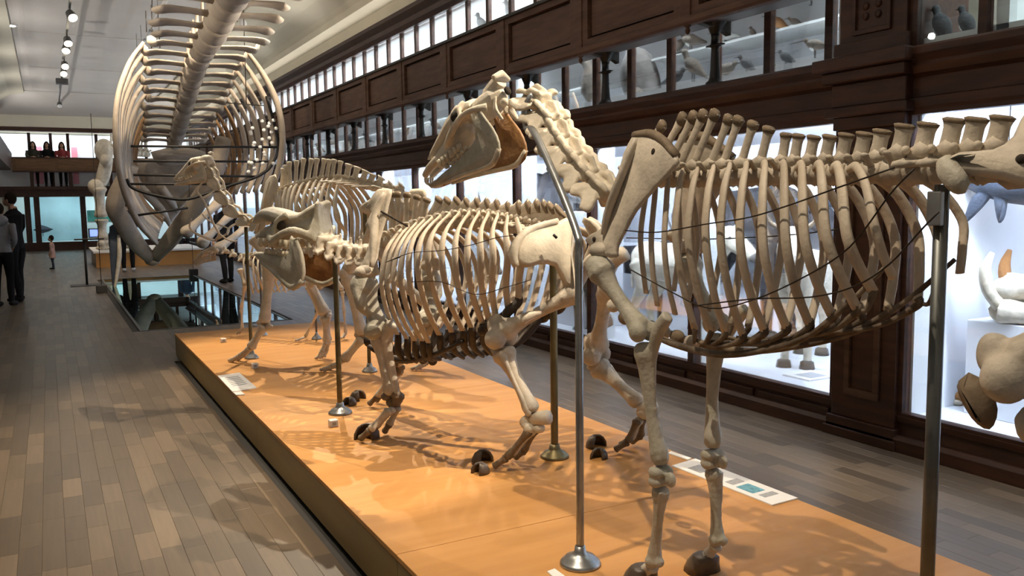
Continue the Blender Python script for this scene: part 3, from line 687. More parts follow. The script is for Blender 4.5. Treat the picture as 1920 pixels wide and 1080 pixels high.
# ---- ribs
hr = [((330, 332), (262, 560), (285, 800)), ((352, 330), (305, 580), (330, 850)), ((392, 326), (358, 600), (402, 885)), ((442, 320), (404, 570), (482, 945)), ((500, 315), (455, 580), (545, 952)), ((562, 306), (525, 570), (604, 958)),
      ((627, 298), (586, 590), (676, 970)), ((690, 294), (665, 600), (762, 952)), ((760, 290), (757, 600), (853, 940)), ((830, 291), (851, 600), (945, 925)), ((900, 293), (926, 580), (1036, 890)), ((970, 293), (1012, 560), (1138, 862)), ((1040, 298), (1096, 560), (1202, 790)), ((1108, 298), (1205, 510), (1285, 740))]
HW = [.085, .10, .12, .135, .148, .156, .162, .166, .168, .17, .172, .172, .17, .165]; HB = [.06, .065, .07, .075, .078, .08, .085, .09, .095, .10, .108, .115, .12, .125]
ends_n = []
for i, (t, md, b) in enumerate(hr):
    wm, wb = HW[i], HB[i]
    T = HF.at(*hc(*t), .035); Mn = HF.at(*hc(*md), wm); Bt = HF.at(*hc(*b), wb)
    T.z = min(T.z, 1.655); a0, w0, z0 = HF.loc(T); a1, w1, z1 = HF.loc(Mn); a2, w2, z2 = HF.loc(Bt)
    for k in (1, -1):
        pts = [HF.p(a0 + .01, k * .03, z0), HF.p(lerp(a0, a1, .25), k * .065, z0 + .004), HF.p(lerp(a0, a1, .70), k * lerp(.035, wm, .72), lerp(z0, z1, .34)), HF.p(a1, k * wm, z1), HF.p(lerp(a1, a2, .55), k * lerp(wm, wb, .38), lerp(z1, z2, .55)), HF.p(a2, k * wb, z2)]
        o = rib(ho, pts, (.0135 if i < 3 else .0165 if i < 13 else .0135 if i < 17 else .009), .46, 'bone_rib', HF.n * k)
    ends_n.append((a2, wb, z2))
# costal cartilage: dark bands sweeping up along both flanks
for k in (1, -1):
    arch = [(a, w, z) for a, w, z in ends_n[3:14]]
    for j, (a, w, z) in enumerate(arch):
        if j >= len(arch) - 1: continue
        tgt = arch[max(j - 3, 0)] if j < 9 else arch[j - 1]
        e0 = HF.p(a, k * w, z); e2 = HF.p(tgt[0] + (.03 if j < 9 else 0), k * (tgt[1] * .75 if j < 9 else tgt[1]), tgt[2] - (.035 if j < 9 else .0)); e1 = lerp(e0, e2, .4) - V((0, 0, .03))
        MB().tube([e0 + V((0, 0, .012)), e0 - V((0, 0, .008)), e1, e2], (.012, .011, .0065, .005), 7, HF.n, .7, smooth=4).build('costal_cartilage', 'cartilage', ho)
    lo = [HF.p(*q) for q in ((2.38, k * .03, 1.10), (2.22, k * .04, 1.075), (2.0, k * .055, 1.075), (1.8, k * .075, 1.115), (1.6, k * .10, 1.185), (1.45, k * .118, 1.29), (1.33, k * .125, 1.40))]
    MB().tube(lo, (.012, .013, .012, .010, .009, .008, .006), 7, HF.n, .7, smooth=4).build('costal_arch', 'cartilage', ho)
for k in range(7):
    y = 2.62 - .075 * k; MB().ell((1.86, y, 1.13 - .008 * k + (.03 if k == 0 else 0)), (.022, .034, .026)).build('sternum_piece', 'bone_tip' if k % 2 else 'bone', ho)
# wires that tie the ribs
for path in ([(200, 545), (330, 552), (520, 520), (700, 492), (870, 440), (1050, 375), (1290, 290)], [(215, 700), (380, 790), (540, 860), (720, 825), (930, 730), (1110, 610), (1270, 400), (1370, 295)], [(480, 850), (720, 822), (950, 815), (1130, 770), (1270, 680), (1400, 540), (1470, 470)]):
    wire(ho, [HF.at(*hc(*q), .178) for q in path])
wire(ho, [HF.at(*hc(*q), -.178) for q in [(205, 575), (480, 580), (680, 575), (900, 560), (1060, 540)]])
# ---- shoulder blades and forelegs
sc = [(235, 158), (300, 150), (352, 98), (372, 108), (350, 172), (412, 240), (404, 292), (330, 372), (245, 470), (206, 545), (172, 612), (165, 655), (104, 645), (42, 592), (60, 560), (118, 522), (150, 402), (196, 232)]
for k in (1, -1):
    def SP(q):
        t = (q[1] - 150) / 500; P = HF.at(*hc(*q), lerp(.10, .19, t)); return P if k > 0 else HF.mirror(P)
    pts = [SP(q) for q in sc if q not in ((352, 98), (372, 108), (350, 172))]
    o = MB().plate(pts, .02, smooth=2).build('shoulder_blade', 'bone', ho)
    MB().tube([SP(q) + HF.n * k * e for q, e in (((255, 175), .008), ((235, 250), .02), ((190, 380), .03), ((150, 480), .024), ((125, 560), .012))], (.008, .011, .012, .011, .008), 7, HF.n, 1.6, smooth=3).build('blade_ridge', 'bone', o)
    MB().tube([SP(q) for q in ((236, 160), (300, 155), (352, 180), (408, 245))], (.014, .017, .016, .014), 7, smooth=3).build('blade_border', 'bone_tip', o)
    MB().ell(SP((100, 625)), (.04, .045, .03)).build('blade_socket', 'bone', o)
    MB().ell(SP((85, 580)) + HF.n * k * .012, (.006, .009, .009)).build('hole_shade', 'hole_shade', o); MB().ell(SP((322, 228)) + HF.n * k * .008, (.006, .011, .013)).build('hole_shade', 'hole_shade', o)
def foreleg(pts, k, nm='leg'):
    """pts: shoulder, elbow, olecranon, wrist, fetlock, toe; world points"""
    sh, el, ol, wr_, fe, to = [V(p) for p in pts]; n = HF.n * k
    mb = shaft(MB(), sh, el, .052, .026, .04, bow=(0, .012, 0)); knuckle(mb, el, n, .036, .05); mb.ell(sh, (.046, .05, .044)); mb.tube([sh + V((0, .03, -.03)), lerp(sh, el, .35) + n * .02 + V((0, .02, 0)), lerp(sh, el, .5)], (.018, .014, .008), 7)
    mb.build('humerus', 'bone_grey', ho, voxel=.007, sm=2)
    mb = MB(); shaft(mb, el + V((0, 0, -.035)), wr_ + V((0, 0, .04)), .042, .024, .036, bow=(0, .012, 0), flat=.85)
    mb.tube([ol, lerp(ol, el, .5) + V((0, -.01, -.03)), lerp(el, wr_, .2) + V((0, -.028, 0)), lerp(el, wr_, .55) + V((0, -.014, 0))], (.024, .026, .016, .005), 8, n, .8, smooth=3)
    mb.build('forearm', 'bone_grey', ho, voxel=.007, sm=2)
    mb = MB()
    for r, z in ((0, .018), (1, -.012)):
        for q in (-1, 0, 1): mb.ell(wr_ + n * (.022 * q) + V((0, .004, z)), (.021, .030, .021), nu=9, nv=7)
    mb.ell(wr_ + V((.0, -.047, .005)), (.014, .024, .026)); mb.build('wrist_bones', 'bone_grey', ho, voxel=.0045, sm=2)
    mb = MB(); shaft(mb, wr_ + V((0, 0, -.03)), fe, .034, .0195, .028, flat=.85); knuckle(mb, fe, n, .024, .03); mb.tube([wr_ + V((0, -.02, -.04)) + n * .018, lerp(wr_, fe, .7) + V((0, -.014, 0)) + n * .012], (.010, .003), 6)
    mb.ell(fe + V((0, -.03, .005)), (.02, .013, .018)); mb.build('cannon_bone', 'bone_grey', ho, voxel=.006, sm=1)
    a = lerp(fe, to, .62); mb = shaft(MB(), fe + V((0, .006, -.02)), a, .026, .018, .022); shaft(mb, a, lerp(fe, to, .92), .022, .018, .022); mb.build('pastern', 'bone', ho)
    hoof(ho, (to.x, to.y, ZP), (0, 1, 0), .062, .062)
SH = HF.at(1122, 500, .20); EL = HF.at(1207, 622, .165); OL = HF.at(1252, 592, .165)
WR = HF.at(1240, 895, .15); FE = HF.at(1226, 1052, .14)
foreleg([SH, EL, OL, WR, FE, V((FE.x, FE.y + .07, ZP + .03))], 1)
WR2 = HF.at(1337, 862, -.12); FE2 = HF.at(1345, 1012, -.12); EL2 = HF.mirror(EL) + V((0, .02, 0)); 
foreleg([HF.mirror(SH), EL2, HF.mirror(OL), WR2, FE2, V((FE2.x - .01, FE2.y + .06, ZP + .03))], -1)
# ---- pelvis and hind legs
sb = HF.at(1800, 318, 0)
for k in (1, -1):
    def PV(px, py, w): P = HF.at(px, py, w); return P if k > 0 else HF.mirror(P)
    pts = [PV(1772, 300, .17), PV(1800, 285, .18), PV(1862, 280, .15), PV(1900, 255, .10), PV(1930, 200, .06), PV(1990, 215, .06), PV(2010, 300, .09), PV(1990, 350, .12), PV(1930, 352, .13), PV(1880, 338, .16), PV(1830, 330, .18), PV(1785, 325, .18)]
    o = MB().plate(pts, .026, smooth=2).build('hip_blade', 'bone', ho)
    MB().tube([PV(1770, 300, .18), PV(1778, 320, .19), PV(1800, 345, .195), PV(1815, 352, .19)], (.018, .026, .024, .012), 8, HF.n, .7, smooth=3).build('hip_point', 'bone_grey', o)
    MB().ell(PV(1915, 298, .15), (.006, .012, .010)).build('hole_shade', 'hole_shade', o)
    hip = HF.p(.72, k * .13, 1.50); MB().ell(hip, (.05, .06, .055)).build('hip_socket', 'bone', o)
    MB().tube([HF.p(.86, k * .11, 1.58), hip, HF.p(.56, k * .09, 1.50), HF.p(.45, k * .10, 1.53)], (.03, .035, .028, .03), 8, smooth=3).build('sit_bone', 'bone', o)
    st = PV(1905, 690, .19)
    mb = shaft(MB(), hip + V((0, 0, .0)), st, .05, .03, .05); knuckle(mb, st + V((0, .0, -.02)), HF.n, .052, .07); mb.ell(st + V((0, .045, .02)), (.03, .04, .05)); mb.build('femur', 'bone', ho, voxel=.009, sm=8)
    pt = PV(1840, 752, .20); MB().plate([pt + V((0, .03, .055)), pt + V((0, .055, .02)), pt + V((0, .02, -.04)), pt + V((0, -.02, -.055)), pt + V((0, -.035, -.01)), pt + V((0, -.01, .04))], .05, HF.n, smooth=3).build('kneecap', 'bone_tip', ho)
    hk = HF.p(.42, k * .15, .76); mb = shaft(MB(), st + V((0, -.02, -.08)), hk, .05, .026, .034); mb.build('shin', 'bone', ho, voxel=.008, sm=2)
    mb = MB(); ossicles(mb, hk + V((0, 0, -.03)), .04, 3, 6); mb.tube([hk + V((0, -.02, -.04)), hk + V((0, -.07, .05))], (.024, .022), 8); mb.build('hock', 'bone', ho)
    f2 = HF.p(.44, k * .14, .39); shaft(MB(), hk + V((0, 0, -.06)), f2, .034, .021, .03).build('cannon_bone', 'bone', ho)
    shaft(MB(), f2, HF.p(.50, k * .14, .28), .026, .018, .022).build('pastern', 'bone', ho); hoof(ho, HF.p(.51, k * .14, ZP), (0, 1, 0), .06, .06)
MB().tube([cent[-1] + V((0, -.03, .0)), V((1.86, .80, 1.64)), V((1.86, .68, 1.62))], (.05, .045, .025), 8, smooth=3).build('sacrum', 'bone', ho)
for i in range(10): MB().ell((1.86, .62 - .045 * i, 1.60 - .01 * i * i * .5 - .01 * i), (.018 - .001 * i, .022, .018 - .001 * i), nu=7, nv=5).build('tail_bone', 'bone', ho)
# ---- supporting poles
def pole(pts, r, m, label, base=True, rb=.075, mbase=None):
    t = thing('support_pole', label, 'pole', (pts[0][0], pts[0][1], ZP))
    MB().tube(pts, r, 12, smooth=0 if len(pts) < 3 else 6).build('rod', m, t)
    if base: MB().lathe((pts[0][0], pts[0][1], ZP), [(rb, 0), (rb, .008), (rb * .93, .016), (rb * .80, .020), (rb * .74, .030), (rb * .45, .038), (r * 1.5, .05), (r * 1.3, .07)], 24).build('foot', mbase or m, t)
    return t
b1 = at_z(1088, 1058, ZP)
t1 = HF.at(985, 212, .125)
p1 = pole([b1, V((b1.x, b1.y, .9)), V((b1.x, b1.y, 1.36)), V((b1.x + .004, b1.y + .015, 1.44)), lerp(V((b1.x, b1.y, 1.46)), t1, .35), lerp(V((b1.x, b1.y, 1.47)), t1, .8), t1 + V((0, -.01, -.06)), t1 + V((0, .0, .02))], .0145, 'steel', 'tall steel pole bent towards the neck of the horse skeleton')
MB().tube([t1 + V((0, .02, .0)), t1 + V((0, -.01, .04)), t1 + V((0, -.05, .07))], (.012, .016, .012), 8, (1, 0, 0), .5).build('hook', 'steel', p1)
b2 = HF.at(1772, 350, .02); p2 = pole([V((b2.x - .01, b2.y, ZP)), V((b2.x - .01, b2.y, 1.585))], .0165, 'steel_dull', 'straight dull steel pole under the loin of the horse skeleton')
MB().box((b2.x - .04, b2.y - .018, 1.49), (b2.x - .025, b2.y + .018, 1.57)).build('clamp', 'steel', p2, smooth=False, bevel=.003)
# ================================================================== RHINOCEROS
RF = Frame(1.9, 4.4, -.415, .91)
rh = thing('rhinoceros_skeleton', 'stout rhinoceros skeleton with barrel ribs and short legs, middle of the plinth', 'skeleton', (1.9, 4.4, ZP))
def rc(cx, cy): return 700 + cx / 2.5725, 280 + cy / 2.5725
rb = [(60, 425), (95, 415), (130, 400), (165, 385), (200, 372), (238, 360), (275, 350), (312, 341), (350, 333), (390, 325), (430, 320), (472, 318), (515, 319), (560, 322), (605, 329), (648, 338), (692, 347), (736, 357), (780, 368), (826, 379), (868, 388)]
rt = [(95, 205), (130, 206), (165, 210), (205, 216), (245, 232), (285, 248), (342, 252), (380, 256), (424, 258), (468, 266), (515, 263), (560, 261), (605, 262), (655, 268), (705, 264), (748, 256), (790, 250), (822, 253), (850, 262), (886, 276), (905, 300)]
rcent = [RF.at(*rc(*q), 0) - V((0, 0, .03)) for q in rb]; rtip = [RF.at(*rc(*q), 0) for q in rt]
for i, (c, t) in enumerate(zip(rcent, rtip)):
    pv, nx = rcent[max(i - 1, 0)], rcent[min(i + 1, len(rcent) - 1)]; f = (pv - nx).normalized(); L = (pv - nx).length / (2 if 0 < i < len(rcent) - 1 else 1)
    vertebra(rh, c, f, (0, 0, 1), (L * .97, .042), ((t - c).z - .045, .042 if i < 6 else .05 if i < 14 else .062, (c - t).dot(RF.u)), (.06, .03, .035) if i < 16 else (.15, .05, 0), 'bone', 'bone_tip', flare=1.2)
# ribs
rr = [((150, 400), (40, 640), (120, 900)), ((185, 385), (68, 640), (165, 920)), ((218, 372), (98, 640), (205, 930)), ((255, 358), (132, 610), (240, 930)), ((292, 346), (170, 570), (270, 940)), ((332, 336), (212, 560), (322, 903)), ((376, 326), (264, 540), (383, 890)), ((420, 321), (330, 540), (436, 883)),
      ((466, 319), (394, 540), (476, 868)), ((512, 320), (455, 540), (530, 850)), ((556, 323), (517, 520), (560, 830)), ((600, 330), (577, 520), (592, 815)), ((646, 340), (648, 500), (650, 770)), ((690, 350), (726, 470), (700, 720))]
rends = []
for i, (t, md, b) in enumerate(rr):
    wm = (.30, .33, .35, .365, .375, .38, .385, .385, .38, .375, .37, .36, .34, .31)[i]; wb = (.16, .17, .18, .19, .20, .21, .22, .23, .24, .25, .25, .25, .25, .24)[i]
    a0, _, z0 = RF.loc(RF.at(*rc(*t), .04)); a1, _, z1 = RF.loc(RF.at(*rc(*md), wm)); a2, _, z2 = RF.loc(RF.at(*rc(*b), wb))
    for k in (1, -1):
        pts = [RF.p(a0, k * .04, z0), RF.p(lerp(a0, a1, .2), k * .10, z0 + .005), RF.p(lerp(a0, a1, .7), k * lerp(.04, wm, .75), lerp(z0, z1, .36)), RF.p(a1, k * wm, z1), RF.p(lerp(a1, a2, .55), k * lerp(wm, wb, .36), lerp(z1, z2, .55)), RF.p(a2, k * wb, z2)]
        rib(rh, pts, .0215 if i > 2 else .019, .42, 'bone_rib', RF.n * k)
    rends.append((a2, wb, z2))
# cartilage and breast bone, dark
for k in (1, -1):
    for j, (a, w_, z) in enumerate(rends):
        if j < 10: e2 = RF.p(a * .8 + .08 - .01 * j, k * .05, .64 + .012 * j)
        else: e2 = RF.p(rends[j - 1][0] + .02, k * rends[j - 1][1], rends[j - 1][2] - .03)
        e0 = RF.p(a, k * w_, z); e1 = lerp(e0, e2, .5) + RF.n * (k * .03) - V((0, 0, .02))
        MB().tube([e0 + V((0, 0, .02)), e0 - V((0, 0, .015)), e1, e2], (.019, .024, .026, .022), 7, RF.n, .6, smooth=4).build('costal_cartilage', 'cartilage_dark', rh)
    MB().tube([RF.p(*q) for q in ((.50, k * .05, .70), (.3, k * .07, .655), (.1, k * .10, .67), (-.15, k * .17, .74), (-.4, k * .24, .84))], (.016, .022, .022, .016, .01), 7, smooth=4).build('costal_arch', 'cartilage_dark', rh)
for i in range(8): MB().ell(RF.p(.56 - .075 * i, 0, .72 - .01 * i if i < 5 else .66), (.03, .03, .034)).build('sternum_piece', 'cartilage_dark', rh)
for path in ([(60, 545), (180, 500), (330, 488), (470, 462), (600, 425), (690, 415)], [(185, 640), (330, 640), (490, 700), (640, 665), (760, 630)], [(130, 520), (75, 540)]): wire(rh, [RF.at(*rc(*q), .395) for q in path], .002)
# neck and skull
RS = skull_pose(RF.at(606, 374, 0), (0, -.03, .18), -25, -2, 1.14)
ncc = [rcent[0], RF.at(690, 470, .0), RF.at(672, 462, .0), RF.at(655, 455, .0), RF.at(640, 448, .0), RS @ V((0, -.05, -.01))]
n0, n1 = rcent[0] + V((0, 0, -.06)), RS @ V((0, -.03, -.02))
for i in range(6):
    a = lerp(n0, n1, (i + .6) / 6.2) - V((0, 0, .05 * math.sin(math.pi * i / 6))); f = (n1 - n0).normalized(); u = V((0, 0, 1)); s_ = f.cross(u).normalized()
    mb = MB().tube([a - f * .045, a, a + f * .045], (.05, .045, .05), 9, u); mb.tube([a, a + u * .09 - f * .02], (.022, .012), 7, s_, .6)
    for k in (-1, 1):
        mb.tube([a + s_ * k * .02 + u * .02, a + s_ * k * .085 + u * .02, a + s_ * k * .10 - u * .03], (.022, .026, .014), 7, f, .6); mb.plate([a + s_ * k * .04 - u * .0 + f * .03, a + s_ * k * .11 - u * .04 + f * .03, a + s_ * k * .12 - u * .08 - f * .02, a + s_ * k * .06 - u * .05 - f * .03], .022, smooth=2)
    mb.build('neck_vertebra', 'bone', rh, voxel=.009, sm=2)
mb = MB()
mb.tube([(0, -.02, .135), (0, .05, .105), (0, .13, .075), (0, .22, .062), (0, .32, .075), (0, .42, .085), (0, .50, .065), (0, .57, .03)], (.06, .062, .055, .07, .078, .07, .055, .02), 12, (0, 0, 1), .6, smooth=2)
mb.plate([(-.06, -.03, .16), (-.03, -.02, .18), (0, -.01, .165), (.03, -.02, .18), (.06, -.03, .16), (.062, -.015, .08), (.095, -.01, .0), (.075, -.02, -.05), (.03, -.03, -.06), (-.03, -.03, -.06), (-.075, -.02, -.05), (-.095, -.01, .0), (-.062, -.015, .08)], .03, smooth=2)
mb.tube([(0, .0, .04), (0, .12, .02), (0, .24, -.0), (0, .36, -.015), (0, .46, -.02)], (.06, .05, .055, .06, .035), 10, (0, 0, 1), .9)
for k in (-1, 1):
    mb.tube([(k * .075, .0, -.02), (k * .14, .045, .01), (k * .155, .12, -.005), (k * .145, .2, -.04), (k * .115, .27, -.055), (k * .07, .36, -.04)], (.03, .024, .02, .024, .026, .02), 8, (1, 0, 0), .7, smooth=3)
    mb.tube([(k * .075, .19, .09), (k * .105, .24, .05), (k * .10, .27, -.03)], (.022, .016, .016), 7, smooth=2); mb.ell((k * .03, -.05, -.03), (.025, .025, .028))
    mb.plate([(k * .06, -.01, -.02), (k * .085, -.005, -.06), (k * .07, .0, -.14), (k * .055, .015, -.13), (k * .05, .03, -.04)], .03, smooth=2); mb.tube([(k * .05, .42, -.03), (k * .04, .48, -.045), (k * .025, .52, -.05)], (.03, .024, .014), 7)
rs = mb.xf(RS).build('skull', 'bone_grey', rh, voxel=.0065, sm=3)
for k in (-1, 1):
    for q in range(6): y = .19 + .045 * q; MB().tube([(k * .075, y, -.05), (k * .078, y, -.085), (k * .075, y, -.10)], (.022, .02, .012), 6, (0, 1, 0)).xf(RS).build('tooth', 'tooth', rs)
    MB().ell((k * .088, .225, .03), (.02, .04, .03)).xf(RS).build('eye_socket', 'hole_shade', rs)
rj = MB().ell((0, .46, -.175), (.05, .07, .025)).xf(RS).build('mandible', 'bone_grey', rh)
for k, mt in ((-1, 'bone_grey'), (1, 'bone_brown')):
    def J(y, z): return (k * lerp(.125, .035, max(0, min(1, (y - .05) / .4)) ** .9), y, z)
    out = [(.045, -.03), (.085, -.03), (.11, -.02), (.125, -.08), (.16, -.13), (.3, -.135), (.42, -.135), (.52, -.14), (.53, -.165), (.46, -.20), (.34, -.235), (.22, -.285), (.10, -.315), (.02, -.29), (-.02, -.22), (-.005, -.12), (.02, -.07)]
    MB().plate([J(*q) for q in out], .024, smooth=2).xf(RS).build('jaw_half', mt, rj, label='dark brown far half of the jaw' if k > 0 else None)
    MB().tube([J(.0, -.26), J(.10, -.305), J(.22, -.275), J(.35, -.225), J(.47, -.19)], (.016, .02, .02, .022, .018), 7, smooth=3).xf(RS).build('jaw_rim', 'bone_grey', rj)
    for q in range(7): y = .16 + .042 * q; MB().tube([V(J(y, -.14)), V(J(y, -.112))], (.019, .012), 6).xf(RS).build('tooth', 'tooth', rj)
# limbs
def rp(px, py, w_): return RF.at(px, py, w_)
scp = [(712, 354), (735, 355), (730, 382), (724, 412), (714, 447), (708, 492), (711, 515), (690, 520), (662, 515), (676, 497), (690, 468), (694, 434), (685, 422), (697, 398), (686, 390), (703, 360)]
for k in (1, -1):
    fm = (lambda P: P) if k > 0 else RF.mirror
    pts = [fm(rp(x, y, lerp(.13, .27, (y - 350) / 170))) for x, y in scp]
    o = MB().plate(pts, .03, smooth=2).build('shoulder_blade', 'bone', rh)
    MB().tube([fm(rp(x, y, lerp(.15, .31, (y - 350) / 170))) for x, y in ((722, 362), (706, 395), (702, 430), (700, 470), (697, 500))], (.012, .02, .022, .016, .012), 7, RF.n, 1.3, smooth=3).build('blade_ridge', 'bone', o)
    MB().ell(fm(rp(686, 510, .27)), (.07, .06, .04)).build('blade_socket', 'bone', o)
def rleg_front(sh, el, wr_, ft, k):
    n = RF.n * k; mb = MB(); shaft(mb, sh, el, .085, .045, .065); mb.ell(sh, (.085, .08, .075)); knuckle(mb, el, n, .055, .10)
    mb.tube([lerp(sh, el, .1) + n * .05, lerp(sh, el, .45) + n * .07, lerp(sh, el, .7) + n * .02], (.04, .035, .015), 8, smooth=2); mb.build('humerus', 'bone_grey', rh, voxel=.011, sm=2)
    mb = MB(); shaft(mb, el - V((0, 0, .03)) + RF.u * .02, wr_ + V((0, 0, .03)) + RF.u * .015, .058, .038, .052, flat=.8); mb.build('radius', 'bone', rh)
    mb = MB(); ol = el - RF.u * .10 + V((0, 0, .04)); mb.tube([ol, lerp(ol, el, .5) - V((0, 0, .05)), lerp(el, wr_, .4) - RF.u * .035, wr_ - RF.u * .03 + V((0, 0, .02))], (.04, .045, .028, .028), 8, n, .8, smooth=3); mb.build('ulna', 'bone', rh, voxel=.01, sm=2)
    mb = ossicles(MB(), wr_, .055, 5 + k, 8, .75); mb.build('wrist_bones', 'bone_tip', rh)
    for q in (-1, 0, 1):
        a = wr_ + n * (.035 * q) - V((0, 0, .04)); b = ft + n * (.075 * q) + V((0, 0, .075)) + RF.u * (.05 if q == 0 else .02); c = b + RF.u * .06 - V((0, 0, .055)) + n * .02 * q
        mb = shaft(MB(), a, b, .024, .016, .023); mb.build('foot_bone', 'bone', rh); shaft(MB(), b, c, .022, .016, .02).build('toe', 'bone_tip', rh)
def rleg_hind(hip, kn, hk, ft, k):
    n = RF.n * k; mb = MB(); shaft(mb, hip, kn, .058, .036, .07, flat=.8); mb.ell(hip, (.055, .055, .055)); tr = lerp(hip, kn, .42); mb.plate([tr + RF.u * -.02 + n * .03, tr + n * .10 - V((0, 0, .01)), tr + (kn - hip) * .12 + n * .11 - V((0, 0, .03)), tr + (kn - hip) * .22 + n * .03], .035, smooth=2)
    knuckle(mb, kn - V((0, 0, .03)), n, .055, .10); mb.ell(kn + RF.u * .03 + V((0, 0, .03)), (.05, .05, .06)); mb.build('femur', 'bone', rh, voxel=.010, sm=2)
    t0 = kn - V((0, 0, .085)); mb = shaft(MB(), t0, hk + V((0, 0, .03)), .065, .032, .045); mb.tube([t0 + RF.u * .04, lerp(t0, hk, .35) + RF.u * .03], (.03, .01), 7); mb.build('shin', 'bone', rh, voxel=.009, sm=2)
    shaft(MB(), t0 + n * .05 - RF.u * .03, hk + n * .03 + V((0, 0, .02)), .02, .010, .018).build('fibula', 'bone', rh)
    mb = ossicles(MB(), hk - V((0, 0, .02)), .05, 11 + k, 7, .7); mb.tube([hk - V((0, 0, .0)), hk - RF.u * .09 + V((0, 0, .02))], (.034, .036), 8); mb.build('heel_bones', 'bone_pale', rh)
    for q in (-1, 0, 1):
        a = hk + n * (.03 * q) - V((0, 0, .05)); b = ft + n * (.07 * q) + V((0, 0, .07)) + RF.u * (.02 if q else .04); c = b + RF.u * .065 - V((0, 0, .05)) + n * .02 * q
        shaft(MB(), a, b, .024, .015, .022).build('foot_bone', 'bone_tip' if q else 'bone', rh); shaft(MB(), b, c, .022, .015, .018).build('toe', 'bone_tip', rh)
SHn = rp(683, 535, .27); ELn = rp(712, 618, .25); WRn = rp(738, 752, .26)
rleg_front(SHn, ELn, WRn, V((1.56, 4.40, ZP)), 1)
rleg_front(RF.mirror(SHn), RF.mirror(ELn) + RF.u * .08, RF.p(.62, -.27, .50), RF.p(.70, -.29, ZP), -1)
HPn = rp(1075, 552, .16); KNn = rp(940, 622, .30); HKn = rp(1000, 785, .28)
rleg_hind(HPn, KNn, HKn, V((1.97, 3.58, ZP)), 1)
rleg_hind(RF.mirror(HPn), rp(1118, 655, -.30), rp(1200, 768, -.27), at_z(1180, 845, ZP) + RF.u * -.05, -1)
# loose hooves lying by the toes
for k, (px, py, r_, rz) in enumerate([(688, 822, .075, .4), (672, 750, .06, 1.2), (655, 760, .05, .2), (905, 868, .06, 1.0), (900, 888, .05, .1), (1118, 838, .06, .9), (1123, 860, .05, .3)]):
    c = at_z(px, py, ZP); mb = MB(); n = 11; vs = []
    for z, q in ((0, 1.), (.4, .97), (.8, .72), (1.0, .40)):
        for j in range(n):
            th = -2.2 + 4.4 * j / (n - 1) + rz * 2; vs.append(c + V((math.cos(th) * r_ * q, math.sin(th) * r_ * q * .8, z * r_ * 1.1)))
    fs = [(i * n + j, i * n + j + 1, (i + 1) * n + j + 1, (i + 1) * n + j) for i in range(3) for j in range(n - 1)]
    o = mb.add(vs, fs).build('loose_hoof', 'hoof'); q = o.modifiers.new('t', 'SOLIDIFY'); q.thickness = .012; bake(o)
    tag(o, ['large dark loose hoof by the near front foot of the rhinoceros', 'dark loose hoof between the front feet of the rhinoceros', 'small dark loose hoof beside the bronze pole foot', 'dark loose hoof by the near hind foot of the rhinoceros', 'brown pointed loose hoof in front of the near hind foot', 'dark curved loose hoof by the far hind foot of the rhinoceros', 'small brown loose hoof in front of the far hind foot'][k], 'hoof', 'loose hooves of the rhinoceros')
# pelvis
for k in (1, -1):
    fm = (lambda P: P) if k > 0 else RF.mirror
    pts = [fm(rp(x, y, w_)) for x, y, w_ in ((968, 465, .40), (978, 442, .36), (1000, 428, .28), (1040, 420, .16), (1062, 408, .08), (1078, 430, .10), (1074, 480, .14), (1080, 520, .16), (1078, 548, .18), (1056, 535, .20), (1040, 500, .26), (1010, 496, .33), (985, 502, .39), (966, 488, .41))]
    o = MB().plate(pts, .04, smooth=2).build('hip_blade', 'bone_pale', rh)
    MB().tube([fm(rp(x, y, w_)) for x, y, w_ in ((968, 500, .41), (962, 478, .415), (972, 450, .385), (1000, 428, .29), (1045, 414, .15))], (.016, .024, .02, .018, .014), 7, smooth=3).build('hip_rim', 'bone_pale', o)
    MB().tube([fm(rp(1072, 540, .15)), fm(rp(1100, 500, .12)), fm(rp(1125, 480, .12))], (.045, .035, .04), 8, smooth=3).build('sit_bone', 'bone', o)
    wire(o, [fm(rp(1038, 440, .30)), fm(rp(1044, 446, .30))], .007, 'iron', 'bolt', 0)
rod = wire(rh, [rp(714, 396, .2), rp(765, 425, .1)], .006, 'wire', 'support_rod', 0)
b3 = at_z(638, 775, ZP); pole([b3, V((b3.x, b3.y, .8)), V((b3.x, b3.y, 1.30))], .017, 'bronze', 'dark bronze pole beneath the neck of the rhinoceros', mbase='steel')
b4 = at_z(1040, 857, ZP); pole([b4, V((b4.x, b4.y, .8)), V((b4.x, b4.y, 1.40))], .019, 'bronze', 'brass pole beneath the hips of the rhinoceros')

# ================================================================== CAMEL
CF = Frame(1.94, 6.75, -.58, .82)
ca = thing('camel_skeleton', 'tall camel skeleton with humped back and curved neck behind the rhinoceros', 'skeleton', (1.94, 6.75, ZP))
def cc(cx, cy): return 490 + cx / 6, 200 + cy / 6
ct = [(228, 690), (310, 655), (380, 620), (450, 610), (525, 590), (605, 595), (660, 585), (735, 590), (785, 595), (825, 590), (880, 605), (970, 640), (1060, 670), (1150, 710), (1230, 750), (1330, 785), (1440, 850), (1560, 870)]
cb = [(225, 920), (280, 925), (340, 895), (395, 880), (455, 860), (530, 842), (605, 825), (675, 812), (740, 802), (800, 795), (870, 795), (955, 803), (1045, 815), (1135, 832), (1220, 852), (1310, 872), (1420, 905), (1540, 930)]
cce = [CF.at(*cc(*q), 0) - V((0, 0, .03)) for q in cb]; ctp = [CF.at(*cc(*q), 0) for q in ct]
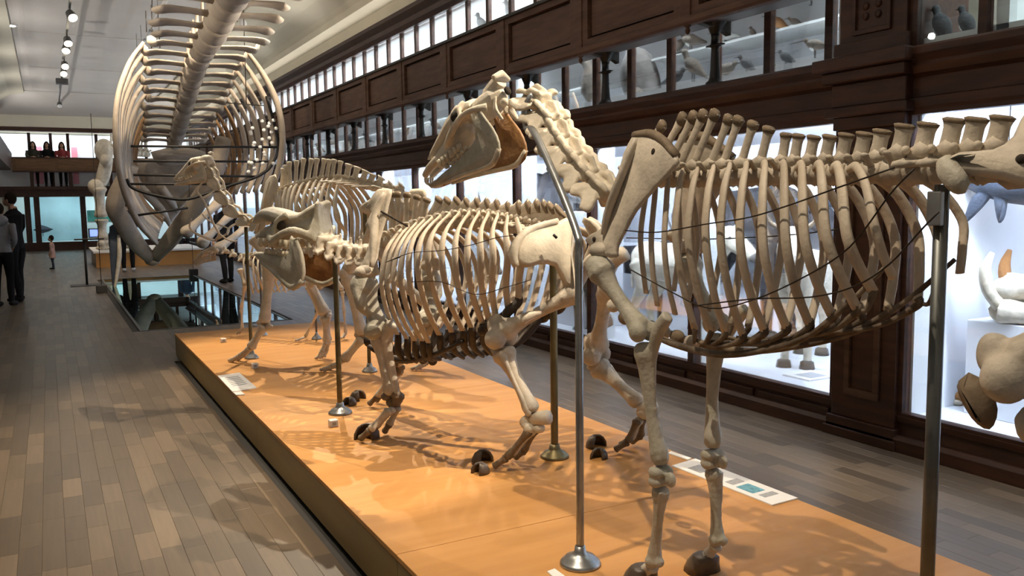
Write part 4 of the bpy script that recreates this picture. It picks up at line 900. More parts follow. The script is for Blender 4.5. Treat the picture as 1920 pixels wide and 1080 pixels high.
for i, (c, t) in enumerate(zip(cce, ctp)):
    pv, nx = cce[max(i - 1, 0)], cce[min(i + 1, len(cce) - 1)]; f = (pv - nx).normalized(); L = (pv - nx).length / (2 if 0 < i < len(cce) - 1 else 1)
    vertebra(ca, c, f, (0, 0, 1), (L * .97, .036), ((t - c).z - .04, .04 if i < 11 else .055, (c - t).dot(CF.u)), (.06, .025, .02) if i < 11 else (.20, .032, -.03) if i < 16 else (.08, .04, 0), 'bone_pale', None, flare=1.25, tf=None if i < 11 else .10)
for i in range(12):
    c = cce[min(i, 11)]; a0, _, z0 = CF.loc(c); z0 += .0; wm = lerp(.15, .26, min(i / 5, 1)); dz = lerp(.30, .36, min(i / 4, 1)); ln = lerp(.50, .62, min(i / 4, 1)) if i < 9 else lerp(.62, .40, (i - 8) / 3)
    for k in (1, -1):
        pts = [CF.p(a0, k * .03, z0), CF.p(a0 - .01, k * .09, z0 + .005), CF.p(a0 - .05, k * wm * .82, z0 - dz * .35), CF.p(a0 - .09, k * wm, z0 - dz * .75), CF.p(a0 - .10 + .0 * i, k * wm * .85, z0 - ln * .82), CF.p(a0 - .08 + .02 * max(0, 6 - i), k * (wm * .5), z0 - ln)]
        rib(ca, pts, .021, .4, 'bone_pale', CF.n * k)
for i in range(6): MB().ell(CF.p(.50 - .09 * i, 0, .96 - .012 * i), (.03, .04, .04)).build('sternum_piece', 'bone_pale', ca)
# neck in a deep swan curve
nk = [cce[0] + V((0, 0, -.03)), CF.at(500, 400, .02), CF.at(482, 417, .03), CF.at(462, 412, .03), CF.at(440, 396, .03), CF.at(422, 372, .03), CF.at(408, 345, .03), CF.at(398, 325, .03)]
for i in range(1, 8):
    a = nk[i]; f = (nk[min(i + 1, 7)] - nk[i - 1]).normalized(); L = ((nk[min(i + 1, 7)] - nk[i - 1]).length / (2 if i < 7 else 1)); u = V((0, 0, 1)) - f * f.z; u.normalize(); s_ = f.cross(u)
    mb = MB().tube([a - f * L * .5, a - f * L * .35, a, a + f * L * .35, a + f * L * .5], (.022, .030, .020, .028, .018), 8, u)
    for k in (-1, 1):
        mb.plate([a + s_ * k * .02 + f * L * .45, a + s_ * k * .04 - u * .04 + f * L * .62, a + s_ * k * .045 - u * .075 + f * L * .3, a + s_ * k * .03 - u * .03 - f * L * .45, a + s_ * k * .02 - f * L * .3], .018, smooth=2); mb.tube([a + u * .02 + s_ * k * .03 - f * L * .5, a + u * .04 + s_ * k * .03, a + u * .02 + s_ * k * .03 + f * L * .5], (.012, .012, .012), 6)
    mb.build('neck_vertebra', 'bone_pale', ca, voxel=.0065, sm=1)
CS = skull_pose(CF.at(395, 288, .03), (0, -.02, .07), -41, 16, .82)
mb = MB(); mb.ell((0, .07, .02), (.065, .10, .06)); mb.tube([(0, .12, .04), (0, .2, .045), (0, .3, .02), (0, .42, -.015), (0, .52, -.04)], (.07, .085, .06, .04, .02), 10, (0, 0, 1), .65); mb.tube([(0, .2, -.02), (0, .35, -.04), (0, .5, -.05)], (.045, .045, .022), 8)
mb.tube([(-.04, -.02, .07), (0, -.025, .08), (.04, -.02, .07)], (.012, .016, .012), 7)
for k in (-1, 1):
    mb.tube([(k * .06, .03, -.01), (k * .10, .08, .0), (k * .11, .16, .0), (k * .09, .24, -.01), (k * .06, .32, -.03)], (.016, .013, .012, .014, .012), 7, smooth=3); mb.tube([(k * .06, .14, .06), (k * .10, .16, .05), (k * .108, .17, .0)], (.014, .012, .01), 7, smooth=2); mb.plate([(k * .05, -.01, .0), (k * .055, .0, -.09), (k * .045, .03, -.08), (k * .045, .04, .0)], .018)
co = mb.xf(CS).build('skull', 'bone_pale', ca, voxel=.006, sm=2)
for k in (-1, 1):
    def J(y, z): return (k * lerp(.075, .02, max(0, min(1, (y - .06) / .4))), y, z)
    MB().plate([J(*q) for q in [(.06, -.01), (.09, .03), (.11, .02), (.13, -.08), (.3, -.10), (.5, -.09), (.52, -.11), (.4, -.14), (.25, -.165), (.1, -.2), (.05, -.17), (.04, -.08)]], .014, smooth=2).xf(CS).build('jaw_half', 'bone_pale', ca)
    for q in range(6): y = .24 + .035 * q; MB().tube([(k * .048, y, -.06), (k * .048, y, -.09)], (.013, .010), 6).xf(CS).build('tooth', 'tooth', co)
    MB().ell((k * .09, .19, .02), (.02, .03, .026)).xf(CS).build('eye_socket', 'hole_shade', co)
def cleg(sh, el, wr_, fe, ft, k, front=True):
    n = CF.n * k; m_ = 'bone_pale'
    mb = shaft(MB(), sh, el, .065, .038, .06); knuckle(mb, el, n, .042, .07); mb.build('humerus' if front else 'femur', m_, ca)
    mb = shaft(MB(), el, wr_, .06, .038, .052)
    if front: mb.tube([el - CF.u * .07 + V((0, 0, .05)), el - CF.u * .035, lerp(el, wr_, .35) - CF.u * .02], (.02, .024, .008), 7, smooth=2)
    mb.build('forearm' if front else 'shin', m_, ca)
    mb = ossicles(MB(), wr_, .048, 21 + k, 8, .7)
    if not front: mb.tube([wr_, wr_ - CF.u * .06 + V((0, 0, .05))], (.02, .018), 7)
    mb.build('wrist_bones' if front else 'hock', 'bone', ca)
    shaft(MB(), wr_ - V((0, 0, .02)), fe, .044, .030, .042).build('cannon_bone', m_, ca)
    for q in (-1, 1):
        a = fe + n * .018 * q; b = lerp(fe, ft, .55) + n * .03 * q; c = ft + n * .035 * q; c.z = ZP + .018
        mb = shaft(MB(), a, b, .024, .017, .022); shaft(mb, b, c, .022, .018, .022); mb.ell(c + CF.u * .02, (.018, .018, .014)); mb.build('toe', 'bone', ca)
shc = CF.at(478, 445, .14); elc = CF.at(506, 500, .14)
cleg(shc, elc, CF.at(496, 605, .16), CF.at(470, 652, .18), V((1.31, 7.33, ZP)), 1)
cleg(CF.mirror(shc), CF.p(.36, -.15, 1.04), CF.at(610, 590, -.18), CF.at(614, 640, -.21), at_z(602, 674, ZP), -1)
hpc = CF.p(-.66, .13, 1.46)
cleg(hpc, CF.p(-.36, .18, 1.02), CF.at(680, 628, .18), CF.at(645, 674, .18), at_z(612, 696, ZP), 1, False)
cleg(CF.mirror(hpc), CF.p(-.50, -.18, 1.0), CF.p(-.95, -.17, .70), CF.p(-.90, -.16, .34), at_z(782, 694, ZP), -1, False)
for k in (1, -1):
    o = MB().plate([CF.p(*q) for q in ((.40, k * .08, 1.80), (.50, k * .09, 1.74), (.56, k * .13, 1.40), (.60, k * .15, 1.24), (.54, k * .15, 1.23), (.46, k * .12, 1.45), (.36, k * .09, 1.70))], .02, smooth=2).build('shoulder_blade', 'bone_pale', ca)
    MB().tube([CF.p(.45, k * .10, 1.74), CF.p(.51, k * .14, 1.5), CF.p(.56, k * .17, 1.32)], (.006, .014, .01), 6, smooth=2).build('blade_ridge', 'bone_pale', o)
    MB().plate([CF.p(*q) for q in ((-.60, k * .20, 1.58), (-.52, k * .22, 1.52), (-.62, k * .15, 1.44), (-.80, k * .09, 1.42), (-.95, k * .10, 1.44), (-.93, k * .07, 1.52), (-.74, k * .06, 1.57), (-.66, k * .12, 1.63))], .03, smooth=2).build('hip_blade', 'bone_pale', ca)
for q, lb, top, mm in (((472, 672), 'dark steel pole holding up the neck of the camel', 1.37, 'bronze'), ((693, 697), 'short bronze pole with shiny foot below the camel rump', 1.5, 'bronze')):
    b = at_z(*q, ZP); pole([b, V((b.x, b.y, .8)), V((b.x, b.y, top))], .015, mm, lb, rb=.06, mbase='steel')

# ================================================================== REINDEER
DF = Frame(1.98, 8.45, -.60, .80)
de = thing('reindeer_skeleton', 'slim pale reindeer skeleton with antlers at the far end of the plinth', 'skeleton', (1.98, 8.45, ZP))
dce = [DF.p(.42 - .072 * i, 0, 1.04 + .04 * math.sin(math.pi * i / 14)) for i in range(15)]
for i, c in enumerate(dce): vertebra(de, c, DF.u, (0, 0, 1), (.068, .02), (.09 if i < 5 else .05, .025, .03), (.03, .015, .01) if i < 11 else (.08, .02, 0), 'bone_pale', None)
for i in range(11):
    a0, _, z0 = DF.loc(dce[i]); wm = lerp(.09, .17, min(i / 5, 1)); ln = .38 if i < 8 else .30
    for k in (1, -1): rib(de, [DF.p(a0, k * .02, z0), DF.p(a0 - .02, k * wm * .7, z0 - .06), DF.p(a0 - .05, k * wm, z0 - ln * .5), DF.p(a0 - .05, k * wm * .75, z0 - ln * .8), DF.p(a0 - .03, k * wm * .35, z0 - ln)], .012, .45, 'bone_pale', DF.n * k, n=4)
hd = DF.at(402, 470, 0)
nn = [dce[0], DF.at(470, 492, 0), DF.at(452, 484, 0), DF.at(436, 476, 0), DF.at(422, 470, 0), hd]
for i in range(1, 6):
    f = (nn[i] - nn[i - 1]).normalized(); a = nn[i]; mb = MB().tube([a - f * .05, a - f * .03, a, a + f * .03], (.02, .028, .02, .026), 8)
    for k in (-1, 1): mb.tube([a, a + DF.n * k * .05 - V((0, 0, .03))], (.018, .012), 6); mb.tube([a, a + V((0, 0, .05)) + DF.n * k * .015], (.016, .008), 6)
    mb.build('neck_vertebra', 'bone_pale', de, voxel=.009, sm=1)
DS = skull_pose(hd + V((0, 0, .05)), (0, -.01, .06), -40, 22, .62)
mb = MB(); mb.ell((0, .07, .02), (.06, .10, .055)); mb.tube([(0, .12, .03), (0, .25, .03), (0, .4, .0), (0, .5, -.03)], (.065, .07, .05, .025), 9, (0, 0, 1), .65); mb.tube([(0, .2, -.03), (0, .4, -.05), (0, .5, -.06)], (.05, .04, .02), 8)
for k in (-1, 1): mb.tube([(k * .06, .04, -.02), (k * .1, .14, .0), (k * .06, .28, -.03)], (.014, .012, .012), 7, smooth=3); mb.plate([(k * .06, .06, -.03), (k * .065, .1, -.17), (k * .03, .3, -.13), (k * .02, .5, -.09), (k * .04, .25, -.07)], .016)
mb.xf(DS).build('skull', 'bone', de, voxel=.008, sm=2)
def dpx(pts): return [DF.at(300 + x / 4.695, 270 + y / 4.695, w_) for x, y, w_ in pts]
for pts, rr_ in (([(480, 850, .0), (430, 835, .03), (330, 795, .08), (270, 750, .12), (262, 700, .14), (278, 655, .15)], (.014, .013, .012, .011, .009, .004)), ([(490, 850, 0), (520, 790, .02), (470, 700, .06), (430, 600, .10), (395, 520, .12), (372, 478, .13), (330, 420, .14), (345, 370, .15), (405, 325, .16)], (.014, .013, .012, .012, .011, .011, .010, .009, .004)), ([(372, 478, .13), (430, 445, .10), (500, 400, .08)], (.010, .009, .004)), ([(520, 790, .02), (590, 840, -.04), (650, 855, -.08), (680, 850, -.1)], (.010, .009, .008, .004)),
                 ([(500, 840, -.03), (590, 790, -.08), (600, 745, -.1), (500, 705, -.1)], (.011, .010, .009, .005)), ([(590, 800, -.06), (610, 740, -.10), (690, 690, -.16), (760, 655, -.20)], (.013, .012, .011, .006)), ([(470, 700, .06), (400, 650, .10), (368, 610, .12)], (.009, .008, .004))):
    MB().tube(dpx(pts), rr_, 7, smooth=4).build('antler', 'bone_pale', de)
def dleg(P, k):
    for j, (a, b) in enumerate(zip(P, P[1:])):
        if j < 3: shaft(MB(), a, b, (.03, .024, .02)[j], (.016, .013, .011)[j], (.026, .02, .018)[j], seg=8).build(('upper_leg', 'shin', 'cannon_bone')[j], 'bone_pale', de)
        else:
            for q in (-1, 1): shaft(MB(), a + DF.n * .012 * q, V((b.x, b.y, ZP + .02)) + DF.n * .018 * q, .012, .009, .012, seg=7).build('toe', 'bone', de)
dleg([DF.p(-.52, .08, 1.0), DF.at(575, 535, .10), DF.at(597, 584, .10), DF.at(572, 632, .10), at_z(556, 642, ZP)], 1)
dleg([DF.p(-.52, -.08, 1.0), DF.at(642, 545, -.10), DF.at(645, 580, -.10), DF.at(648, 625, -.10), at_z(642, 638, ZP)], -1)
dleg([DF.p(.42, .10, .92), DF.p(.36, .10, .76), DF.p(.42, .10, .52), DF.p(.42, .10, .32), DF.p(.48, .10, ZP)], 1)
dleg([DF.p(.42, -.10, .92), DF.p(.30, -.10, .76), DF.p(.30, -.10, .52), DF.p(.28, -.10, .32), DF.p(.34, -.10, ZP)], -1)
for a_, lb in ((.25, 'thin grey pole under the chest of the reindeer'), (-.42, 'thin grey pole under the rump of the reindeer')):
    b = DF.p(a_, 0, ZP); pole([b, V((b.x, b.y, .6)), V((b.x, b.y, 1.03))], .010, 'steel_dull', lb, rb=.05, mbase='steel')
# ================================================================== WHALE
wp = [(470, -60, 9.5), (430, 0, 11.0), (400, 60, 12.3), (370, 112, 13.8), (350, 180, 15.8), (336, 238, 17.8), (328, 266, 19.2)]
WPT = [at_y(*q) for q in wp]
wcv = catmull([tuple(p) for p in WPT], 12)
def wspine(y):
    for a, b in zip(wcv, wcv[1:]):
        if a[1] <= y <= b[1]: t = (y - a[1]) / (b[1] - a[1]); return V(lerp(V(a), V(b), t))
    return V(wcv[0]) if y < wcv[0][1] else V(wcv[-1])
wh = thing('whale_skeleton', 'huge whale skeleton hanging from the ceiling with wide ribs and a long spine', 'skeleton', (1.95, 14.5, 0))
yy = 9.6; vi = 0; tips = []
while yy < 19.2:
    c = wspine(yy); f = (wspine(yy + .15) - wspine(yy - .15)).normalized(); u = V((0, 0, 1)); u = (u - f * u.dot(f)).normalized(); s_ = f.cross(u)
    step = .50; r = lerp(.21, .15, (yy - 9.6) / 9.6); hw = lerp(.84, .62, (yy - 9.6) / 9.6)
    mb = MB().tube([c + f * (step * t) for t in (-.46, -.4, -.15, .15, .4, .46)], (r * .85, r, r * .86, r * .86, r, r * .85), 14, u)
    mb.tube([c + u * r * .8, c + u * (r + .2), c + u * (r + .5) - f * .1], (.10, .09, .05), 8, s_, .35)
    o = mb.build('vertebra', 'whale_bone', wh)
    for k in (-1, 1):
        tl = hw * random.uniform(.9, 1.06)
        tp = c + s_ * k * tl - f * .02 + u * (.02 if yy < 13 else .10)
        MB().tube([c + s_ * k * r * .7, c + s_ * k * lerp(r, tl, .3) + u * .02, c + s_ * k * lerp(r, tl, .7) + u * .02, c + s_ * k * lerp(r, tl, .92), tp], (.13, .11, .15, .165, .06), 8, u, .17, smooth=2).build('side_process', 'whale_bone', o)
        if 13.3 < yy < 19: tips.append((k, yy, tp, c))
    yy += step; vi += 1
for k, y, tp, c in tips:
    q = (y - 13.3) / 5.6; W = lerp(1.22, .78, q); dz = lerp(2.95, 1.7, q)
    sx = -1 if tp.x < c.x else 1
    zt = tp.z; xo = c.x + sx * W
    if sx < 0: P = [tp + V((.02, 0, .04)), V((lerp(tp.x, xo, .45), y + .02, zt - dz * .10)), V((lerp(tp.x, xo, .88), y + .0, zt - dz * .28)), V((xo, y, zt - dz * .5)), V((xo + .06, y + .1, zt - dz * .7)), V((xo + .24, y + .2, zt - dz * .88)), V((xo + .50, y + .35, zt - dz))]
    else: P = [tp + V((-.02, 0, .04)), V((lerp(tp.x, xo, .45), y + .02, zt - dz * .10)), V((lerp(tp.x, xo, .85), y + .0, zt - dz * .25)), V((xo, y, zt - dz * .42)), V((xo - .02, y + .15, zt - dz * .58)), V((xo - .16, y + .3, zt - dz * .74))]
    rib(wh, P, lerp(.095, .075, q), .5, 'whale_bone' if q < .55 or sx < 0 and q < .7 else 'whale_stain', (sx, 0, 0), n=5, taper=(.6, .9, 1, 1, .8))
# iron hoop and cross bars that brace the rib cage
Yh = 14.0
hp = [at_y(x, y, Yh) for x, y in ((500, 180), (515, 235), (522, 275), (508, 312), (480, 332), (440, 345), (390, 362), (345, 374), (290, 366), (248, 352), (238, 335))]
MB().tube(hp, .024, 8, smooth=5).build('iron_hoop', 'iron', wh)
for a, b in (((245, 274), (520, 276)), ((250, 302), (502, 303)), ((250, 328), (482, 331)), ((240, 345), (440, 345)), ((255, 404), (352, 390))): MB().tube([at_y(*a, Yh), at_y(*b, Yh)], .018, 8).build('iron_bar', 'iron', wh)
for a, b in (((455, -30), (462, 195)), ((285, 0), (284, 100)), ((425, 193), (495, 198)), ((273, 20), (275, 60)), ((295, 10), (300, 90))): MB().tube([at_y(*a, Yh - .3), at_y(*b, Yh - .3)], .007, 6).build('hanging_wire', 'iron', wh)
for i in range(26):
    px, py = random.uniform(465, 520), random.uniform(220, 330); MB().lathe(at_y(px, py, 13.75 + random.random() * .3), [(.004, -.012), (.03, -.006), (.03, .006), (.004, .012)], 8, (0, 1, 0)).build('wire_disc', 'white_plastic', wh)
# lower jaw: two long bowed bones meeting low in front
tipj = at_y(286, 488, 19.3)
for q in ([(216, 380, 17.3), (232, 418, 17.9), (256, 456, 18.6)], [(400, 330, 16.9), (362, 392, 17.6), (322, 446, 18.5)]):
    pts = [at_y(q[0][0] + (30 if q[0][0] < 300 else 20), q[0][1] - 70, q[0][2] - .5)] + [at_y(*p) for p in q] + [tipj]
    MB().tube(pts, (.14, .17, .18, .17, .12), 10, (0, 1, 0), .6, smooth=4).build('lower_jaw_bone', 'whale_bone', wh)
MB().ell(tipj, (.16, .14, .12)).build('chin', 'whale_bone', wh)
for q in ([(248, 300, 20.2), (335, 296, 20.2), (392, 318, 20.2), (352, 375, 20.8), (318, 420, 21.2), (282, 380, 20.8)], [(282, 285, 19.6), (330, 275, 19.6), (385, 285, 19.6), (370, 305, 19.8), (300, 310, 19.8)]):
    MB().plate([at_y(*p) for p in q], .22, smooth=3).build('skull_plate', 'whale_bone', wh)
for q in ([(252, 340, 19.9), (300, 390, 20.4), (320, 425, 20.8)], [(300, 350, 19.9), (322, 380, 20.3), (332, 398, 20.6)], [(380, 340, 19.9), (350, 370, 20.3), (330, 392, 20.6)]):
    MB().tube([at_y(*p) for p in q], (.10, .09, .04), 8, smooth=3).build('upper_jaw_bone', 'whale_bone', wh)
for q in ([(412, 378, 15.6), (345, 440, 15.0)], [(440, 395, 15.7), (374, 460, 15.1)], [(470, 420, 15.8), (405, 470, 15.2)]):
    shaft(MB(), at_y(*q[0]), at_y(*q[1]), .09, .06, .11).build('flipper_bone', 'whale_bone', wh)
bl = [at_y(x, y, 18.2) for x, y in ((205, 425), (216, 418), (224, 440), (226, 480), (218, 532), (212, 549), (209, 520), (205, 470))]
o = MB().plate(bl, .03).build('baleen_plate', 'slate'); tag(o, 'long dark baleen plate with pale edge hanging by the glass floor', 'baleen')
MB().tube([at_y(x, y, 18.17) for x, y in ((222, 440), (224, 480), (217, 530), (212, 548))], (.03, .045, .03, .008), 7, smooth=3).build('fringe', 'bone_pale', o)

# ================================================================== ELEPHANT (far left, behind the whale)
fp = thing('small_plinth', 'low wooden plinth carrying the elephant skeleton far back', 'plinth', (2.2, 24.6, 0))
box('top_panel', (.95, 23.9, .37), (3.6, 26.6, .42), 'paper', fp, bevel=.005); box('front_board', (1.0, 23.95, 0), (3.55, 24.0, .37), 'plinth_top', fp); box('core', (1.0, 24.0, 0), (3.55, 26.5, .37), 'plinth_side_shade', fp)
EF = Frame(1.35, 24.6, -.35, .94)
el = thing('elephant_skeleton', 'pale elephant skeleton on a low plinth, mostly hidden by the whale ribs', 'skeleton', (1.4, 24.8, .42))
def ep(x, y): return at_y(x, y, 24.3)
MB().plate([ep(x, y) for x, y in ((192, 275), (206, 268), (212, 300), (206, 335), (196, 352), (182, 358), (178, 340), (186, 305))], .12, smooth=2).build('shoulder_blade', 'bone_pale', el)
mb = shaft(MB(), ep(184, 350), ep(190, 408), .20, .12, .17); mb.ell(ep(180, 350), (.2, .18, .2)); mb.build('humerus', 'bone_pale', el)
mb = shaft(MB(), ep(190, 410), ep(193, 448), .17, .10, .15); mb.build('forearm', 'bone_pale', el); ossicles(MB(), ep(193, 455), .15, 2, 9, .8).build('wrist_bones', 'bone_pale', el)
for q in range(4): shaft(MB(), ep(187 + 5 * q, 458), V((ep(184 + 6 * q, 468).x, 24.25, .46)), .07, .05, .07).build('toe', 'bone_pale', el)
for q in range(2): b = ep(188, 408) + V((.7, .9 + .2 * q, 0)); shaft(MB(), b + V((0, 0, 1.1)), b, .2, .12, .17).build('far_humerus', 'bone_pale', el); shaft(MB(), b, V((b.x, b.y, .42)), .17, .1, .17).build('far_forearm', 'bone_pale', el)
MB().ell(ep(200, 285) + V((-.05, .1, .05)), (.24, .35, .3)).ell(ep(198, 300), (.15, .3, .2)).build('skull', 'bone_pale', el, voxel=.03, sm=3)
for q in range(8): c = ep(208, 285) + V((.14 * q, .22 * q, .05)); vertebra(el, c, (-.5, -.85, 0), (0, 0, 1), (.2, .1), (.3, .1, .1), (.15, .08, .05), 'bone_pale', None)

# ================================================================== PEOPLE
def person(label, loc, h, az, top, bottom, hair='short', arms='down', shoes='shoe', lean=0., group=None, voxel=.014, hairmat='hair', stride=.05, head=0., coat=False):
    k = h / 1.75; a = math.radians(az); R3 = Matrix.Rotation(-a, 3, 'Z')
    child = h < 1.1; hs = 1.45 if child else 1.
    def T(p):
        p = V(p)
        if lean and p.z > .9: p = V((p.x, p.y + (p.z - .9) * math.tan(math.radians(lean)), .9 + (p.z - .9) * math.cos(math.radians(lean))))
        return V(loc) + R3 @ (p * k)
    mb = MB(); t_ = lambda pts, r, **kw: mb.tube([T(p) for p in pts], [q * k for q in r], 10, **kw)
    up = R3 @ V((0, 1, 0))
    t_([(0, 0, .86), (0, 0, .95), (0, 0, 1.08), (0, .01, 1.25), (0, 0, 1.40), (0, -.01, 1.47)], (.15, .165, .145, .175, .175, .09), up=up, flat=.66, smooth=2)
    if coat: t_([(0, 0, 1.1), (0, 0, .8), (0, 0, .62)], (.17, .2, .23), up=up, flat=.8)
    t_([(0, -.01, 1.42), (0, .0, 1.53)], (.06, .055))
    hc_ = (0, .02 + head * .05, 1.53 + .11 * hs)
    mb.ell(T(hc_), tuple(q * k * hs for q in (.074, .092, .115)), R3); mb.ell(T((0, .06 * hs + .02 + head * .05, hc_[2] - .045 * hs)), tuple(q * k * hs for q in (.05, .05, .06)), R3)
    mb.tube([T((0, hc_[1] + .085 * hs, hc_[2] + .0)), T((0, hc_[1] + .112 * hs, hc_[2] - .03 * hs))], (.010 * k * hs, .016 * k * hs), 7)
    for s_ in (-1, 1):
        mb.ell(T((s_ * .075 * hs, hc_[1] - .005, hc_[2] - .01)), tuple(q * k * hs for q in (.012, .02, .03)), R3)
        y1 = stride * s_
        t_([(s_ * .085, 0, .92), (s_ * .095, .01, .75), (s_ * .095, .015 + y1 * .4, .50), (s_ * .095, -.01 + y1 * .8, .30), (s_ * .095, -.015 + y1, .08)], (.095, .09, .062, .06, .045), smooth=2)
        sh = (s_ * .19, 0, 1.40)
        if arms == 'down': ch = [sh, (s_ * .235, -.02, 1.13), (s_ * .24, .06, .88)]
        elif arms == 'rail': ch = [sh, (s_ * .22, .14, 1.17), (s_ * .06, .36, 1.13)]
        elif arms == 'phone': ch = [sh, (s_ * .235, .05, 1.14), (s_ * .08, .27, 1.20)]
        else: ch = [sh, (s_ * .24, -.05, 1.14), (s_ * .12, .16, 1.02)]
        t_(ch, (.062, .05, .034), smooth=3)
        d = (V(ch[2]) - V(ch[1])).normalized(); hb = V(ch[2]) + d * .045; sd = V((0, 1, 0)) if arms == 'down' else V((0, 0, 1)); sd = (sd - d * sd.dot(d)).normalized(); nrm = d.cross(sd)
        mb.ell(T(hb), (.035 * k, .035 * k, .035 * k)); skin.append((T(hb + d * .04), .115 * k)) if False else None
        hands.append((T(hb + d * .05), .105 * k))
        for q, ln in ((-1.5, .06), (-.5, .075), (.5, .08), (1.5, .07)):
            b0 = hb + d * .03 + sd * (.019 * q); mid = b0 + d * ln * .6; e_ = b0 + d * ln + nrm * (.02 * s_); mb.tube([T(b0), T(mid), T(e_)], (.0105 * k, .0095 * k, .008 * k), 6)
        b0 = hb + sd * .028; mb.tube([T(b0), T(b0 + sd * .025 + d * .03), T(b0 + sd * .03 + d * .055)], (.012 * k, .010 * k, .008 * k), 6)
    o = mb.build('person', [top, bottom, 'skin'], voxel=max(voxel * k, .011), sm=2)
    me = o.data; hipz = T((0, 0, .93)).z if not coat else T((0, 0, .62)).z; nk = T((0, 0, 1.475)); hcw = T(hc_)
    for p in me.polygons:
        c = p.center; m_ = 0
        if (c - hcw).length < .17 * k * hs and c.z > nk.z - .02: m_ = 2
        elif any((c - q).length < r for q, r in hands): m_ = 2
        elif c.z < hipz: m_ = 1
        p.material_index = m_
    hands.clear(); tag(o, label, 'person', group)
    hm = MB(); hm.ell(T((0, hc_[1] - .018 * hs, hc_[2] + .022 * hs)), tuple(q * k * hs for q in (.086, .094, .112)), R3, 12, 8)
    if hair == 'long':
        hm.tube([T((0, hc_[1] - .05, hc_[2] + .02)), T((0, hc_[1] - .075, hc_[2] - .12)), T((0, hc_[1] - .07, hc_[2] - .32))], (.08 * k, .105 * k, .09 * k), 10, up=up, flat=.5)
        for s_ in (-1, 1): hm.tube([T((s_ * .06, hc_[1] + .0, hc_[2] + .05)), T((s_ * .09, hc_[1] + .02, hc_[2] - .08)), T((s_ * .095, hc_[1] + .04, hc_[2] - .28))], (.035 * k, .035 * k, .02 * k), 8)
    hm.build('hair', hairmat, o, voxel=.014 * k * hs, sm=2)
    for s_ in (-1, 1):
        y1 = stride * s_; MB().tube([T((s_ * .095, -.06 + y1, .045)), T((s_ * .095, -.02 + y1, .05)), T((s_ * .1, .10 + y1, .04)), T((s_ * .1, .18 + y1, .032))], (.035 * k, .047 * k, .046 * k, .025 * k), 9, smooth=2).build('shoe', shoes, o)
        MB().ell(T((s_ * .03 * hs, hc_[1] + .088 * hs, hc_[2] + .015 * hs)), (.009 * k * hs,) * 3, nu=6, nv=4).build('eye', 'eye', o)
    MB().ell(T((0, hc_[1] + .095 * hs, hc_[2] - .06 * hs)), tuple(q * k * hs for q in (.02, .012, .006)), R3, 7, 5).build('mouth', 'lip', o)
    return o
hands = []; skin = []
person('man in black jacket looking down at the left edge of the hall', (-.50, 16.3, 0), 1.80, -60, 'cloth_black', 'cloth_black', arms='phone', voxel=.013, head=.6)
pB = person('person in grey hooded jacket and black trousers at the left edge', (-.68, 15.6, 0), 1.62, 20, 'cloth_grey', 'cloth_black', arms='fold', voxel=.013)
MB().ell((-.70, 15.52, 1.36), (.15, .12, .10)).build('hood', 'cloth_grey', pB)
person('toddler in pink coat and dark hat walking on the far floor', (.035, 24.2, 0), .80, -70, 'cloth_pink', 'jeans', coat=True, voxel=.02)
pC = person('visitor in black with white shoes behind the whale ribs', (1.62, 22.2, 0), 1.72, 10, 'cloth_black', 'cloth_black', shoes='shoe_white', arms='fold')
o = MB().box((1.22, 22.0, .55), (1.46, 22.25, .95)).build('shoulder_bag', 'cloth_black', None, bevel=.06); tag(o, 'black shoulder bag held by the visitor in white shoes', 'bag')
person('visitor in wide black trousers beside the glass floor', (3.09, 17.6, 0), 1.70, -20, 'cloth_black', 'cloth_black')
person('distant visitor in dark clothes near the far right showcases', (4.0, 30.5, 0), 1.72, 30, 'cloth_navy', 'cloth_black', shoes='shoe_white')
for i, (px, tp, lb) in enumerate(((62, 'cloth_olive', 'long haired woman in olive top leaning on the far gallery rail'), (88, 'cloth_black', 'long haired woman in black leaning on the far gallery rail'), (116, 'cloth_red', 'long haired woman in red leaning on the far gallery rail'))):
    q = at_y(px, 285, YE + .22); person(lb, (q.x, YE + .34, 2.28), 1.60, 180, tp, 'cloth_black', hair='long', arms='rail', lean=14, voxel=.018, group='women on the far gallery')

